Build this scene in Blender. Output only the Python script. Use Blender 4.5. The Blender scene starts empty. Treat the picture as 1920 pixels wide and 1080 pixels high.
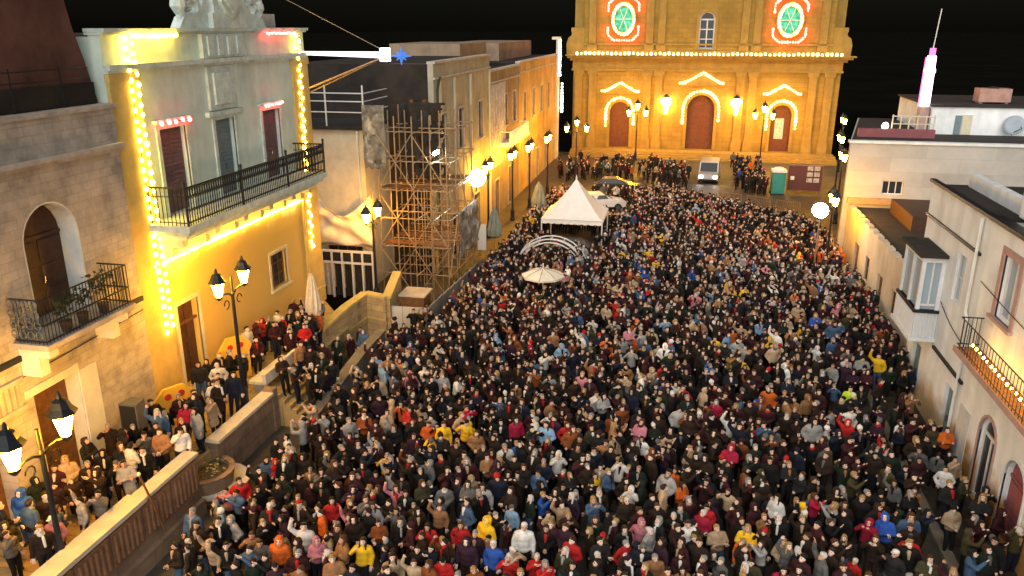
import bpy, bmesh, math, random
import numpy as np
from mathutils import Vector, Matrix, noise as mnoise

random.seed(11)
R = math.radians
scene = bpy.context.scene
col = scene.collection

# ------------------------------------------------------------------ camera, world, sun, exposure
cam_d = bpy.data.cameras.new('camera')
cam = bpy.data.objects.new('camera', cam_d)
col.objects.link(cam)
cam_d.sensor_width = 36.0
cam_d.lens = 36.0 * 1500 / 1920
cam_d.clip_start = 0.5
cam_d.clip_end = 6000
cam.location = (0, 0, 15)
cam.rotation_euler = (R(90 - 18.09), 0, R(11.81))
scene.camera = cam

world = bpy.data.worlds.new('World')
scene.world = world
world.use_nodes = True
wn = world.node_tree
bg = next(n for n in wn.nodes if n.type == 'BACKGROUND')
sky = wn.nodes.new('ShaderNodeTexSky')
sky.sky_type = 'NISHITA'
sky.sun_disc = False
sky.sun_elevation = R(20)
sky.sun_rotation = R(189)
wn.links.new(sky.outputs[0], bg.inputs[0])
bg.inputs[1].default_value = 0.0005          # night

sun_d = bpy.data.lights.new('night_glow', 'SUN')
sun_d.energy = 3.1
sun_d.angle = R(112)                          # the broad glow of the lit square behind the camera
sun_d.color = (1.0, 0.955, 0.88)
sun = bpy.data.objects.new('night_glow', sun_d)
col.objects.link(sun)
sun.rotation_euler = (R(90 - 20), 0, R(-9))    # shines towards +Y and down

vs = scene.view_settings
vs.view_transform = 'Standard'
vs.look = 'None'
vs.exposure = 0.95
vs.gamma = 1
vs.use_curve_mapping = False
scene.render.engine = 'CYCLES'
scene.cycles.use_denoising = True
scene.cycles.sample_clamp_indirect = 4
scene.cycles.max_bounces = 5

# ------------------------------------------------------------------ materials
MATS = {}
ZROT = (R(90), 0, R(90))      # masonry courses on walls that face the street
FROT = (R(90), 0, 0)          # masonry courses on walls that face the camera
def mat(name, base=(0.5, 0.5, 0.5), rough=0.8, var=0.0, scale=3.0, bump=0.0, bscale=40.0, metal=0.0, emit=None, estr=0.0, col2=None,
        low_tint=None, streak=False, brick=None, objcol=False, attr=None, spec=0.3):
    m = bpy.data.materials.new(name)
    m.use_nodes = True
    nt = m.node_tree
    b = next(n for n in nt.nodes if n.type == 'BSDF_PRINCIPLED')
    N, Lk = nt.nodes.new, nt.links.new
    b.inputs['Roughness'].default_value = rough
    b.inputs['Metallic'].default_value = metal
    b.inputs['Specular IOR Level'].default_value = spec
    if emit:
        b.inputs['Base Color'].default_value = (*[min(1, c) * .5 for c in emit], 1)
        b.inputs['Emission Color'].default_value = (*emit, 1)
        b.inputs['Emission Strength'].default_value = estr
        MATS[name] = m
        return m
    src = None
    if objcol:
        oi = N('ShaderNodeObjectInfo'); src = oi.outputs['Color']
    elif attr:
        at = N('ShaderNodeAttribute'); at.attribute_name = attr; src = at.outputs['Color']
    else:
        rgb = N('ShaderNodeRGB'); rgb.outputs[0].default_value = (*base, 1); src = rgb.outputs[0]
    geo = N('ShaderNodeNewGeometry')
    if brick:                                  # courses of masonry as fine relief: (width, height, mortar colour factor)
        tc = N('ShaderNodeTexCoord'); mp = N('ShaderNodeMapping'); Lk(tc.outputs['Object'], mp.inputs[0])
        br = N('ShaderNodeTexBrick')
        if brick[3] == ZROT:
            sx = N('ShaderNodeSeparateXYZ'); cx = N('ShaderNodeCombineXYZ'); Lk(mp.outputs[0], sx.inputs[0])
            Lk(sx.outputs[1], cx.inputs[0]); Lk(sx.outputs[2], cx.inputs[1]); Lk(cx.outputs[0], br.inputs[0])
        else:
            mp.inputs['Rotation'].default_value = brick[3]; Lk(mp.outputs[0], br.inputs[0])
        br.inputs['Scale'].default_value = 1.0
        br.inputs['Brick Width'].default_value = brick[0]; br.inputs['Row Height'].default_value = brick[1]
        br.inputs['Mortar Size'].default_value = 0.018
        br.inputs['Color1'].default_value = (*[c * .9 for c in base], 1)
        br.inputs['Color2'].default_value = (*[min(1, c * 1.08) for c in base], 1)
        br.inputs['Mortar'].default_value = (*[c * brick[2] for c in base], 1)
        src = br.outputs[0]
    if var:
        nz = N('ShaderNodeTexNoise'); nz.inputs['Scale'].default_value = scale; nz.inputs['Detail'].default_value = 5; nz.inputs['Roughness'].default_value = .65
        Lk(geo.outputs['Position'], nz.inputs['Vector'])
        ramp = N('ShaderNodeMapRange'); ramp.inputs[1].default_value = .3; ramp.inputs[2].default_value = .7
        ramp.inputs[3].default_value = 1 - var; ramp.inputs[4].default_value = 1 + var * .5
        Lk(nz.outputs[0], ramp.inputs[0])
        mx = N('ShaderNodeMix'); mx.data_type = 'RGBA'; mx.blend_type = 'MULTIPLY'; mx.inputs[0].default_value = 1
        Lk(src, mx.inputs[6]); Lk(ramp.outputs[0], mx.inputs[7]); src = mx.outputs[2]
    if low_tint or streak:                        # rain streaks: noise drawn out downwards
        n4 = N('ShaderNodeTexNoise'); n4.inputs['Scale'].default_value = 1.0; n4.inputs['Detail'].default_value = 5
        mp4 = N('ShaderNodeMapping'); mp4.inputs['Scale'].default_value = (1.5, 1.5, .2); Lk(geo.outputs['Position'], mp4.inputs[0]); Lk(mp4.outputs[0], n4.inputs['Vector'])
        r4 = N('ShaderNodeMapRange'); r4.inputs[1].default_value = .30; r4.inputs[2].default_value = .60; r4.inputs[3].default_value = .86; r4.inputs[4].default_value = 1.04
        Lk(n4.outputs[0], r4.inputs[0])
        m4 = N('ShaderNodeMix'); m4.data_type = 'RGBA'; m4.blend_type = 'MULTIPLY'; m4.inputs[0].default_value = 1
        Lk(src, m4.inputs[6]); Lk(r4.outputs[0], m4.inputs[7]); src = m4.outputs[2]
    if col2:                                   # patches of another colour (old paint, lichen, wear)
        n2 = N('ShaderNodeTexNoise'); n2.inputs['Scale'].default_value = col2[1]; n2.inputs['Detail'].default_value = 6
        Lk(geo.outputs['Position'], n2.inputs['Vector'])
        r2 = N('ShaderNodeMapRange'); r2.inputs[1].default_value = col2[2]; r2.inputs[2].default_value = col2[2] + .14
        Lk(n2.outputs[0], r2.inputs[0])
        m2 = N('ShaderNodeMix'); m2.data_type = 'RGBA'; Lk(r2.outputs[0], m2.inputs[0]); Lk(src, m2.inputs[6]); m2.inputs[7].default_value = (*col2[0], 1)
        src = m2.outputs[2]
    if low_tint:                                  # ragged tint low down, painted lamp glow on mint and white walls: (colour, height)
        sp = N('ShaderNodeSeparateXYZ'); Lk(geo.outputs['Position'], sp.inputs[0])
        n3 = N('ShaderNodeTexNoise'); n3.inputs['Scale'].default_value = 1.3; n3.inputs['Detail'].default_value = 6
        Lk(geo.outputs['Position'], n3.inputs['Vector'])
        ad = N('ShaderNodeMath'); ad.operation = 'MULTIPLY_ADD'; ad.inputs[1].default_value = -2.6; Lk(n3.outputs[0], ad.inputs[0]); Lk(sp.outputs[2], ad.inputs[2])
        r3 = N('ShaderNodeMapRange'); r3.inputs[1].default_value = low_tint[1] - 1.3; r3.inputs[2].default_value = low_tint[1] - 2.2
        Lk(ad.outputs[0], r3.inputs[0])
        m3 = N('ShaderNodeMix'); m3.data_type = 'RGBA'; Lk(r3.outputs[0], m3.inputs[0]); Lk(src, m3.inputs[6]); m3.inputs[7].default_value = (*low_tint[0], 1)
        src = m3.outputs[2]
    Lk(src, b.inputs['Base Color'])
    if bump:
        nb = N('ShaderNodeTexNoise'); nb.inputs['Scale'].default_value = bscale; nb.inputs['Detail'].default_value = 4
        Lk(geo.outputs['Position'], nb.inputs['Vector'])
        bp = N('ShaderNodeBump'); bp.inputs['Strength'].default_value = bump; bp.inputs['Distance'].default_value = .03
        h = nb.outputs[0]
        if brick:
            mb_ = N('ShaderNodeMath'); mb_.operation = 'MULTIPLY_ADD'; mb_.inputs[1].default_value = -.8
            Lk(br.outputs['Fac'], mb_.inputs[0]); Lk(h, mb_.inputs[2]); h = mb_.outputs[0]
        Lk(h, bp.inputs['Height']); Lk(bp.outputs[0], b.inputs['Normal'])
    MATS[name] = m
    return m

mat('asphalt', (.075, .062, .05), .65, var=.45, scale=.7, bump=.3, bscale=30, col2=((.045, .04, .036), .25, .52))
mat('fields', (.006, .006, .005), 1, var=.4, scale=.05, spec=0)
mat('paving', (.42, .30, .13), .7, var=.3, scale=1.2, bump=.3, brick=(.8, .4, .55, (0, 0, 0)))
mat('flagstone', (.05, .04, .03), .75, var=.4, scale=1.2, bump=.3, brick=(.8, .4, .55, (0, 0, 0)))
mat('kerb_stone', (.2, .17, .13), .8, var=.3, scale=2, bump=.3)
mat('tufa', (.47, .44, .405), .9, var=.42, scale=1.1, bump=.6, bscale=18, brick=(.55, .27, .86, ZROT), col2=((.34, .30, .26), .55, .58))
mat('tufa_trim', (.47, .43, .39), .9, var=.35, scale=2, bump=.4)
mat('lime_white', (.66, .69, .68), .85, var=.18, scale=1.5, bump=.15)
mat('mint_plaster', (.60, .73, .67), .85, var=.2, scale=.8, bump=.15, bscale=12, low_tint=((.60, .43, .13), 7.4), col2=((.52, .64, .60), .4, .6))  # warm lamp glow painted into the lower wall colour
mat('cream_trim', (.60, .55, .42), .85, var=.2, scale=1.5, bump=.2)
mat('crest_stone', (.56, .66, .63), .85, var=.3, scale=2.5, bump=.4, bscale=14)
mat('dark_roof', (.035, .03, .028), .9, var=.4, scale=1.5, bump=.3)
mat('dark_wall', (.028, .023, .02), .95, var=.5, scale=.8)  # near-black wall tone, for house flanks and the rooftop strip
mat('palazzo_ochre', (.56, .42, .15), .85, var=.22, scale=1.5, bump=.2)
mat('red_plaster', (.11, .05, .04), .9, streak=True, var=.5, scale=.7, bump=.3)
mat('church_stone', (.28, .168, .03), .85, var=.25, scale=.4, bump=.4, bscale=5, brick=(1.1, .55, .72, FROT))
mat('church_trim', (.31, .19, .042), .85, streak=True, var=.22, scale=1.2, bump=.25)
mat('row_grey', (.36, .35, .27), .9, var=.3, scale=.6, bump=.3, low_tint=((.5, .38, .17), 3.5))
mat('row_brown', (.27, .20, .14), .9, streak=True, var=.4, scale=.5, bump=.3)
mat('works_brown', (.14, .08, .045), .95, var=.6, scale=.7, bump=.4)
mat('row_ochre', (.48, .32, .12), .9, streak=True, var=.35, scale=.6, bump=.3)
mat('white_house', (.76, .80, .82), .85, var=.16, scale=.7, bump=.2, bscale=10, low_tint=((.42, .2, .06), 1.9), col2=((.54, .57, .59), .5, .6))  # orange lamp glow at the wall's foot painted into the colour
mat('grey_house', (.70, .74, .77), .85, var=.16, scale=.7, bump=.2, bscale=10, low_tint=((.48, .33, .18), 1.8), col2=((.55, .57, .59), .5, .6))
mat('beige_house', (.40, .39, .365), .88, var=.2, scale=.4, bump=.2, brick=(4.0, .9, .9, FROT))
mat('low_house', (.50, .43, .33), .88, streak=True, var=.25, scale=.6, bump=.25)
mat('band_ochre', (.42, .26, .12), .85, var=.2)
mat('pink_trim', (.42, .28, .25), .8, var=.2)
mat('wood_dark', (.075, .035, .02), .6, var=.4, scale=6)
mat('wood_brown', (.16, .075, .03), .6, var=.4, scale=5)
mat('church_door', (.12, .038, .016), .6, var=.3, scale=3)
mat('maroon_door', (.24, .075, .085), .6, var=.2)
mat('blue_shutter', (.16, .22, .25), .6, var=.2)
mat('plum_shutter', (.17, .10, .11), .6, var=.3)
mat('grey_frame', (.55, .57, .58), .6, var=.1)
mat('glass', (.02, .024, .03), .2, spec=.4)
mat('pale_glass', (.30, .38, .46), .2, spec=.6)
mat('iron', (.022, .024, .028), .5, metal=.3, var=.3, scale=8)
mat('lamp_iron', (.018, .022, .03), .45, metal=.3)
mat('blue_iron', (.10, .13, .16), .5, metal=.2, var=.3, scale=6)
mat('steel', (.34, .25, .16), .5, metal=.5, var=.25, scale=5)
mat('white_metal', (.66, .66, .66), .5, var=.1)
mat('terracotta', (.30, .14, .06), .8, var=.35, scale=3, brick=(.3, .3, .6, (0, 0, 0)))
mat('canvas', (.74, .68, .56), .9, var=.12, scale=3)
mat('canvas_white', (.80, .77, .73), .9, var=.08, scale=2)
mat('net', (.03, .026, .023), .95, var=.5, scale=2.5, bump=.5, bscale=4)
mat('tarp', (.20, .19, .17), .8, var=.75, scale=2.2, col2=((.45, .42, .36), 1.6, .56))
mat('hoarding', (.56, .52, .46), .7, var=.15, scale=1.5)
mat('hoarding_grey', (.27, .245, .22), .75, var=.2, scale=1.5)
mat('relief_bronze', (.27, .14, .08), .6, var=.35, scale=4, bump=.4)
mat('wall_stone', (.30, .205, .135), .9, var=.35, scale=1.5, bump=.4, brick=(.9, .45, .7, ZROT))
mat('sandstone', (.44, .31, .15), .85, var=.3, scale=1.5, bump=.3, brick=(.7, .35, .7, FROT))
mat('cap_stone', (.66, .60, .48), .8, var=.2, scale=2, bump=.2)
mat('soil', (.13, .09, .05), .95, var=.5, scale=8)
mat('leaf', (.05, .07, .03), .7, var=.5, scale=9)
mat('petal', (.5, .4, .12), .8, var=.3)
mat('pot', (.09, .06, .05), .8)
mat('yellow_board', (.80, .46, .05), .6, var=.1)
mat('red_paint', (.45, .03, .03), .5)
mat('hole_black', (.006, .005, .005), .95)
mat('speaker_cloth', (.11, .11, .12), .8, var=.2)
mat('teal_plastic', (.035, .25, .24), .45, var=.1)
mat('white_plastic', (.72, .72, .70), .5)
mat('board_maroon', (.10, .04, .045), .5)
mat('photo_print', (.5, .48, .48), .5, var=.6, scale=6)
mat('car_white', (.66, .66, .68), .3, spec=.6)
mat('car_black', (.014, .014, .016), .25, spec=.6)
mat('car_silver', (.38, .38, .39), .3, metal=.3)
mat('tyre', (.015, .015, .015), .9)
mat('chrome', (.5, .5, .5), .2, metal=.9)
mat('dish', (.30, .36, .42), .5, var=.1)
mat('tank', (.42, .25, .20), .7, var=.3, scale=2)
mat('parasol_green', (.22, .25, .21), .85, var=.25, scale=4)
mat('parasol_cream', (.62, .54, .42), .9, var=.2, scale=5)
# things that give off light
WARM = (1.0, .54, .16)
mat('lamp_glass', emit=(1.0, .43, .02), estr=170)
mat('lamp_glass_far', emit=(1.0, .43, .02), estr=240)
mat('church_lamp_glass', emit=(1.0, .46, .02), estr=250)
mat('sconce_glass', emit=(1.0, .68, .2), estr=24)
mat('bulb_yellow', emit=(1.0, .60, .05), estr=36)
mat('bulb_amber', emit=(1.0, .50, .06), estr=60)
mat('bulb_gold', emit=(1.0, .62, .17), estr=6)
mat('bulb_white', emit=(1.0, .92, .72), estr=5)
mat('bulb_red', emit=(1.0, .07, .06), estr=16)
mat('bulb_rose', emit=(1.0, .04, .03), estr=16)
mat('flood_white', emit=(1.0, .97, .86), estr=75)
mat('led_white', emit=(.96, .86, 1.0), estr=3.0)
mat('led_pink', emit=(1.0, .12, .35), estr=1.6)
mat('arm_glow', emit=(.85, .88, 1.0), estr=.75)  # arm lit by the lamp box, that light put in as emission
mat('node_white', emit=(.9, .93, 1.0), estr=4)
mat('star_blue', emit=(.05, .16, .55), estr=.6)
mat('headlight', emit=(1.0, .97, .92), estr=45)
m = mat('green_glow', emit=(.03, .42, .22), estr=.8)
def _pattern(m):
    nt = m.node_tree; b = next(n for n in nt.nodes if n.type == 'BSDF_PRINCIPLED')
    v = nt.nodes.new('ShaderNodeTexNoise'); v.inputs['Scale'].default_value = 2.6; v.inputs['Detail'].default_value = 3
    tc = nt.nodes.new('ShaderNodeTexCoord'); nt.links.new(tc.outputs['Object'], v.inputs[0])
    rp = nt.nodes.new('ShaderNodeValToRGB')
    rp.color_ramp.elements[0].position = .38; rp.color_ramp.elements[0].color = (.01, .13, .07, 1)
    rp.color_ramp.elements[1].position = .62; rp.color_ramp.elements[1].color = (.10, .42, .28, 1)
    nt.links.new(v.outputs[0], rp.inputs[0]); nt.links.new(rp.outputs[0], b.inputs['Emission Color'])
_pattern(m)
# people
mat('skin', rough=.6, objcol=True)
mat('cloth', rough=.85, objcol=True, var=.3, scale=9)
mat('hair', rough=.6, objcol=True)
mat('shoe_leather', (.02, .018, .016), .6)
mat('eye_dark', (.03, .02, .018), .5)
mat('lip', (.25, .09, .08), .6)
mat('crowd_cloth', rough=.85, attr='tint', var=.25, scale=9)

# ------------------------------------------------------------------ mesh builder
class MB:
    def __init__(s):
        s.v, s.f, s.m = [], [], []
        s.mi = 0
    def add(s, vs, fs):
        o = len(s.v)
        s.v += [tuple(p) for p in vs]
        for f in fs:
            s.f.append(tuple(i + o for i in f)); s.m.append(s.mi)
        return s
    def hexa(s, c):
        return s.add(c, [(0, 3, 2, 1), (4, 5, 6, 7), (0, 1, 5, 4), (1, 2, 6, 5), (2, 3, 7, 6), (3, 0, 4, 7)])
    def box(s, x0, x1, y0, y1, z0, z1):
        return s.hexa([(x0, y0, z0), (x1, y0, z0), (x1, y1, z0), (x0, y1, z0), (x0, y0, z1), (x1, y0, z1), (x1, y1, z1), (x0, y1, z1)])
    def mbox(s, M, u0, u1, d0, d1, z0, z1):
        return s.hexa([M(u0, d0, z0), M(u1, d0, z0), M(u1, d1, z0), M(u0, d1, z0), M(u0, d0, z1), M(u1, d0, z1), M(u1, d1, z1), M(u0, d1, z1)])
    def tube(s, p, q, r, n=6, r2=None, cap=True):
        p, q = Vector(p), Vector(q); r2 = r if r2 is None else r2
        d = (q - p)
        if d.length < 1e-6: return s
        d.normalize()
        a = d.orthogonal().normalized(); b = d.cross(a)
        vs = []
        for c, rr in ((p, r), (q, r2)):
            for i in range(n):
                t = 2 * math.pi * i / n + math.pi / n
                vs.append(c + (a * math.cos(t) + b * math.sin(t)) * rr)
        fs = [(i, (i + 1) % n, n + (i + 1) % n, n + i) for i in range(n)]
        if cap: fs += [tuple(range(n - 1, -1, -1)), tuple(range(n, 2 * n))]
        return s.add(vs, fs)
    def path(s, pts, r, n=6):
        for a, b in zip(pts[:-1], pts[1:]): s.tube(a, b, r, n)
        return s
    def lathe(s, c, prof, n=10, a0=0):
        vs = []
        for (r, z) in prof:
            for i in range(n):
                t = 2 * math.pi * i / n + a0
                vs.append((c[0] + r * math.cos(t), c[1] + r * math.sin(t), c[2] + z))
        k = len(prof); fs = []
        for j in range(k - 1):
            for i in range(n):
                fs.append((j * n + i, j * n + (i + 1) % n, (j + 1) * n + (i + 1) % n, (j + 1) * n + i))
        fs += [tuple(range(n - 1, -1, -1)), tuple(range((k - 1) * n, k * n))]
        return s.add(vs, fs)
    def ell(s, c, r, nu=8, nv=6):
        vs = [(c[0], c[1], c[2] - r[2])]
        for j in range(1, nv):
            p = -math.pi / 2 + math.pi * j / nv
            for i in range(nu):
                t = 2 * math.pi * i / nu
                vs.append((c[0] + r[0] * math.cos(p) * math.cos(t), c[1] + r[1] * math.cos(p) * math.sin(t), c[2] + r[2] * math.sin(p)))
        vs.append((c[0], c[1], c[2] + r[2]))
        fs = [(0, 1 + (i + 1) % nu, 1 + i) for i in range(nu)]
        for j in range(nv - 2):
            for i in range(nu):
                a = 1 + j * nu
                fs.append((a + i, a + (i + 1) % nu, a + nu + (i + 1) % nu, a + nu + i))
        a = 1 + (nv - 2) * nu
        fs += [(a + i, a + (i + 1) % nu, len(vs) - 1) for i in range(nu)]
        return s.add(vs, fs)
    def prism(s, poly, M, d0, d1):
        """poly in (u, z) of a facade map M, between depths d0 and d1"""
        n = len(poly)
        vs = [M(u, d0, z) for u, z in poly] + [M(u, d1, z) for u, z in poly]
        fs = [tuple(range(n)), tuple(range(2 * n - 1, n - 1, -1))] + [(i, (i + 1) % n, n + (i + 1) % n, n + i) for i in range(n)]
        return s.add(vs, fs)
    def flat(s, poly, z0, z1):
        n = len(poly)
        vs = [(x, y, z0) for x, y in poly] + [(x, y, z1) for x, y in poly]
        fs = [tuple(range(n)), tuple(range(2 * n - 1, n - 1, -1))] + [(i, (i + 1) % n, n + (i + 1) % n, n + i) for i in range(n)]
        return s.add(vs, fs)
    def mesh(s, name, mats, smooth=False):
        me = bpy.data.meshes.new(name)
        me.from_pydata(s.v, [], s.f)
        if not isinstance(mats, (list, tuple)): mats = [mats]
        for k in mats: me.materials.append(MATS[k])
        if len(mats) > 1: me.polygons.foreach_set('material_index', s.m)
        bm = bmesh.new(); bm.from_mesh(me)
        bmesh.ops.recalc_face_normals(bm, faces=bm.faces)
        bm.to_mesh(me); bm.free()
        if smooth: me.polygons.foreach_set('use_smooth', [True] * len(me.polygons))
        me.update()
        return me

def tag(o, label=None, cat=None, group=None, kind=None):
    if label: o['label'] = label
    if cat: o['category'] = cat
    if group: o['group'] = group
    if kind: o['kind'] = kind
    return o
def obj(name, me, parent=None, loc=None):
    o = bpy.data.objects.new(name, me)
    col.objects.link(o)
    if loc is not None: o.location = loc
    if parent is not None: o.parent = parent
    return o
def thing(name, label, cat, loc=(0, 0, 0), group=None, rz=0):
    o = bpy.data.objects.new(name, None)
    o.empty_display_size = .2
    col.objects.link(o)
    o.location = loc; o.rotation_euler = (0, 0, rz)
    return tag(o, label, cat, group)
def wpos(o):
    p = Vector((0, 0, 0))
    while o is not None:
        p += o.location; o = o.parent
    return p
def part(name, mb, mats, parent=None, label=None, smooth=False):
    """mb in world coordinates under an unrotated parent"""
    if parent is not None:
        w = wpos(parent)
        if w.length > 0: mb.v = [(x - w.x, y - w.y, z - w.z) for x, y, z in mb.v]
    o = obj(name, mb.mesh(name, mats, smooth), parent)
    if label: o['label'] = label
    return o
def lpart(name, mb, mats, parent, smooth=False):
    """mb in the parent's own coordinates"""
    return obj(name, mb.mesh(name, mats, smooth), parent)
def copy_tree(o, parent=None):
    c = o.copy(); col.objects.link(c); c.parent = parent
    for ch in o.children: copy_tree(ch, c)
    return c
def struct(name, mb, mats, smooth=False):
    return tag(part(name, mb, mats, None, None, smooth), kind='structure')
def FL(X): return lambda u, d, z: (X - d, u, z)
def FR(X): return lambda u, d, z: (X + d, u, z)
def FF(Y): return lambda u, d, z: (u, Y + d, z)

def arch_pts(ua, ub, zs, n=10):
    c, r = (ua + ub) / 2, (ub - ua) / 2
    return [(c - r * math.cos(math.pi * i / n), zs + r * math.sin(math.pi * i / n)) for i in range(n + 1)]
def facade(M, u0, u1, z0, z1, holes, th, mb=None):
    """a wall panel with real openings; holes: (ua, ub, za, zb[, 'arch'])"""
    mb = mb or MB()
    us = sorted({u0, u1, *[h[0] for h in holes], *[h[1] for h in holes]})
    zs = sorted({z0, z1, *[h[2] for h in holes], *[h[3] for h in holes]})
    us = [u for u in us if u0 <= u <= u1]; zs = [z for z in zs if z0 <= z <= z1]
    def solid(i, j):
        if not (0 <= i < len(us) - 1 and 0 <= j < len(zs) - 1): return False
        cu, cz = (us[i] + us[i + 1]) / 2, (zs[j] + zs[j + 1]) / 2
        return not any(h[0] < cu < h[1] and h[2] < cz < h[3] for h in holes)
    for i in range(len(us) - 1):
        for j in range(len(zs) - 1):
            if not solid(i, j): continue
            a, b, c, d = us[i], us[i + 1], zs[j], zs[j + 1]
            mb.add([M(a, 0, c), M(b, 0, c), M(b, 0, d), M(a, 0, d)], [(0, 1, 2, 3)])
            for (di, dj, p, q) in ((-1, 0, (a, c), (a, d)), (1, 0, (b, c), (b, d)), (0, -1, (a, c), (b, c)), (0, 1, (a, d), (b, d))):
                if not solid(i + di, j + dj):
                    mb.add([M(p[0], 0, p[1]), M(q[0], 0, q[1]), M(q[0], th, q[1]), M(p[0], th, p[1])], [(0, 1, 2, 3)])
    for h in holes:
        if len(h) > 4 and h[4] == 'arch':
            ua, ub, za, zb = h[:4]; r = (ub - ua) / 2; zsps = zb - r; c = (ua + ub) / 2
            ap = arch_pts(ua, ub, zsps)
            n = len(ap) // 2
            mb.prism([(ua, zb - .001)] + [(c, zb - .001)] + ap[n - 1:0:-1] + [(ua, zsps)], M, .002, th)
            mb.prism([(ub, zb - .001)] + [(c, zb - .001)] + ap[n + 1:-1] + [(ub, zsps)], M, .002, th)
    return mb

def infill_poly(h, inset=0.0):
    ua, ub, za, zb = h[:4]
    ua += inset; ub -= inset; za += inset; zb -= inset
    if len(h) > 4 and h[4] == 'arch':
        r = (ub - ua) / 2
        return [(ub, za)] + arch_pts(ua, ub, zb - r)[::-1] + [(ua, za)]
    return [(ub, za), (ub, zb), (ua, zb), (ua, za)]

def window(M, parent, h, depth, frame='grey_frame', pane='glass', bars=(1, 1), name='window', fw=.07):
    """frame, mullions and a glass pane set back in an opening"""
    ua, ub, za, zb = h[:4]
    f = MB()
    arch = len(h) > 4
    ztop = zb - ((ub - ua) / 2 if arch else 0)
    f.mbox(M, ua, ua + fw, depth, depth + .08, za, ztop); f.mbox(M, ub - fw, ub, depth, depth + .08, za, ztop)
    f.mbox(M, ua + fw, ub - fw, depth, depth + .08, za, za + fw)
    if arch:
        o_, i_ = arch_pts(ua, ub, ztop), arch_pts(ua + fw, ub - fw, ztop)
        for k in range(len(o_) - 1): f.prism([o_[k], o_[k + 1], i_[k + 1], i_[k]], M, depth, depth + .08)
        f.mbox(M, ua + fw, ub - fw, depth, depth + .08, ztop - fw / 2, ztop + fw / 2)
    else:
        f.mbox(M, ua + fw, ub - fw, depth, depth + .08, zb - fw, zb)
    nb, nh = bars
    for i in range(1, nb + 1):
        u = ua + (ub - ua) * i / (nb + 1)
        f.mbox(M, u - fw * .4, u + fw * .4, depth + .01, depth + .07, za + fw, ztop - fw * .5)
    for j in range(1, nh + 1):
        z = za + (ztop - za) * j / (nh + 1)
        f.mbox(M, ua + fw, ub - fw, depth + .015, depth + .065, z - fw * .35, z + fw * .35)
    w = part(name, f, frame, parent)
    p = MB(); p.prism(infill_poly(h, .01), M, depth + .04, depth + .055)
    part('pane', p, pane, w)
    return w
def leafdoor(M, parent, h, depth, m='wood_dark', leaves=2, rows=3, name='door', handle='chrome', louvre=False):
    ua, ub, za, zb = h[:4]
    d = MB(); d.prism(infill_poly(h, .005), M, depth + .03, depth + .09)
    arch = len(h) > 4
    zt = zb - ((ub - ua) / 2 if arch else 0)
    w = (ub - ua) / leaves
    for i in range(leaves):
        a, b = ua + i * w + .05, ua + (i + 1) * w - .05
        if louvre:
            n = int((zt - za) / .16)
            for k in range(n): d.mbox(M, a, b, depth, depth + .029, za + .1 + k * .16, za + .19 + k * .16)
        else:
            hh = (zt - za - .1) / rows
            for k in range(rows): d.mbox(M, a + .04, b - .04, depth, depth + .029, za + .12 + k * hh, za + (k + 1) * hh - .02)
    if arch:
        d.mbox(M, ua + .02, ub - .02, depth - .02, depth + .029, zt - .05, zt + .05)
    o = part(name, d, m, parent)
    k = MB(); c = ua + w if leaves > 1 else ub - .15
    k.mbox(M, c + .06, c + .10, depth - .05, depth + .029, za + 1.0, za + 1.2)
    part('handle', k, handle, o)
    return o
def surround(M, parent, h, m, w=.15, proud=.05, sill=True, name='surround'):
    ua, ub, za, zb = h[:4]; s = MB()
    arch = len(h) > 4
    zt = zb - ((ub - ua) / 2 if arch else 0)
    s.mbox(M, ua - w, ua, -proud, .05, za, zt); s.mbox(M, ub, ub + w, -proud, .05, za, zt)
    if arch:
        o_, i_ = arch_pts(ua - w, ub + w, zt), arch_pts(ua, ub, zt)
        for k in range(len(o_) - 1): s.prism([o_[k], o_[k + 1], i_[k + 1], i_[k]], M, -proud, .05)
    else:
        s.mbox(M, ua - w, ub + w, -proud, .05, zb, zb + w)
    if sill: s.mbox(M, ua - w - .05, ub + w + .05, -proud - .1, .05, za - .1, za)
    return part(name, s, m, parent)

# bulbs on cables ---------------------------------------------------
BULB = {}
def bulb_mesh(r, m):
    if (r, m) not in BULB:
        b = MB(); b.ell((0, 0, 0), (r, r, r * 1.15), 6, 4)
        BULB[(r, m)] = b.mesh('bulb', m, True)
    return BULB[(r, m)]
def along(pts, step):
    out = []; acc = 0.0
    for a, b in zip(pts[:-1], pts[1:]):
        a, b = Vector(a), Vector(b); L = (b - a).length; t = acc
        while t <= L:
            out.append(a + (b - a) * (t / L)); t += step
        acc = t - L
    return out
def lights(label, pts, step, r, m, group=None, zig=None, cable_r=.012, jit=.02, name='string_lights'):
    root = thing(name, label, 'string lights', pts[0], group)
    root.location = pts[0]
    part('cable', MB().path(pts, cable_r, 4), 'iron', root)
    me = bulb_mesh(r, m)
    for i, p in enumerate(along(pts, step)):
        o = obj('bulb', me, root)
        q = p - Vector(pts[0])
        if zig: q += Vector(zig) * (1 if i % 2 else 0)
        o.location = q + Vector((0, random.uniform(-jit, jit), random.uniform(-jit, jit)))
        k = random.uniform(.75, 1.2); o.scale = (k, k, k)
    return root

# ================================================================== SETTING
g = MB()
struct('fields', MB().box(-900, 900, -60, 2500, -.6, -.05), 'fields')
struct('street', MB().box(-17.9, 19.5, -5, 100.3, -.04, 0), 'asphalt')
struct('pavement', MB().box(8.7, 10.2, 5, 53.9, .001, .12), 'flagstone')
struct('kerb', MB().box(8.38, 8.7, 5, 53.9, .001, .14), 'kerb_stone')
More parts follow.
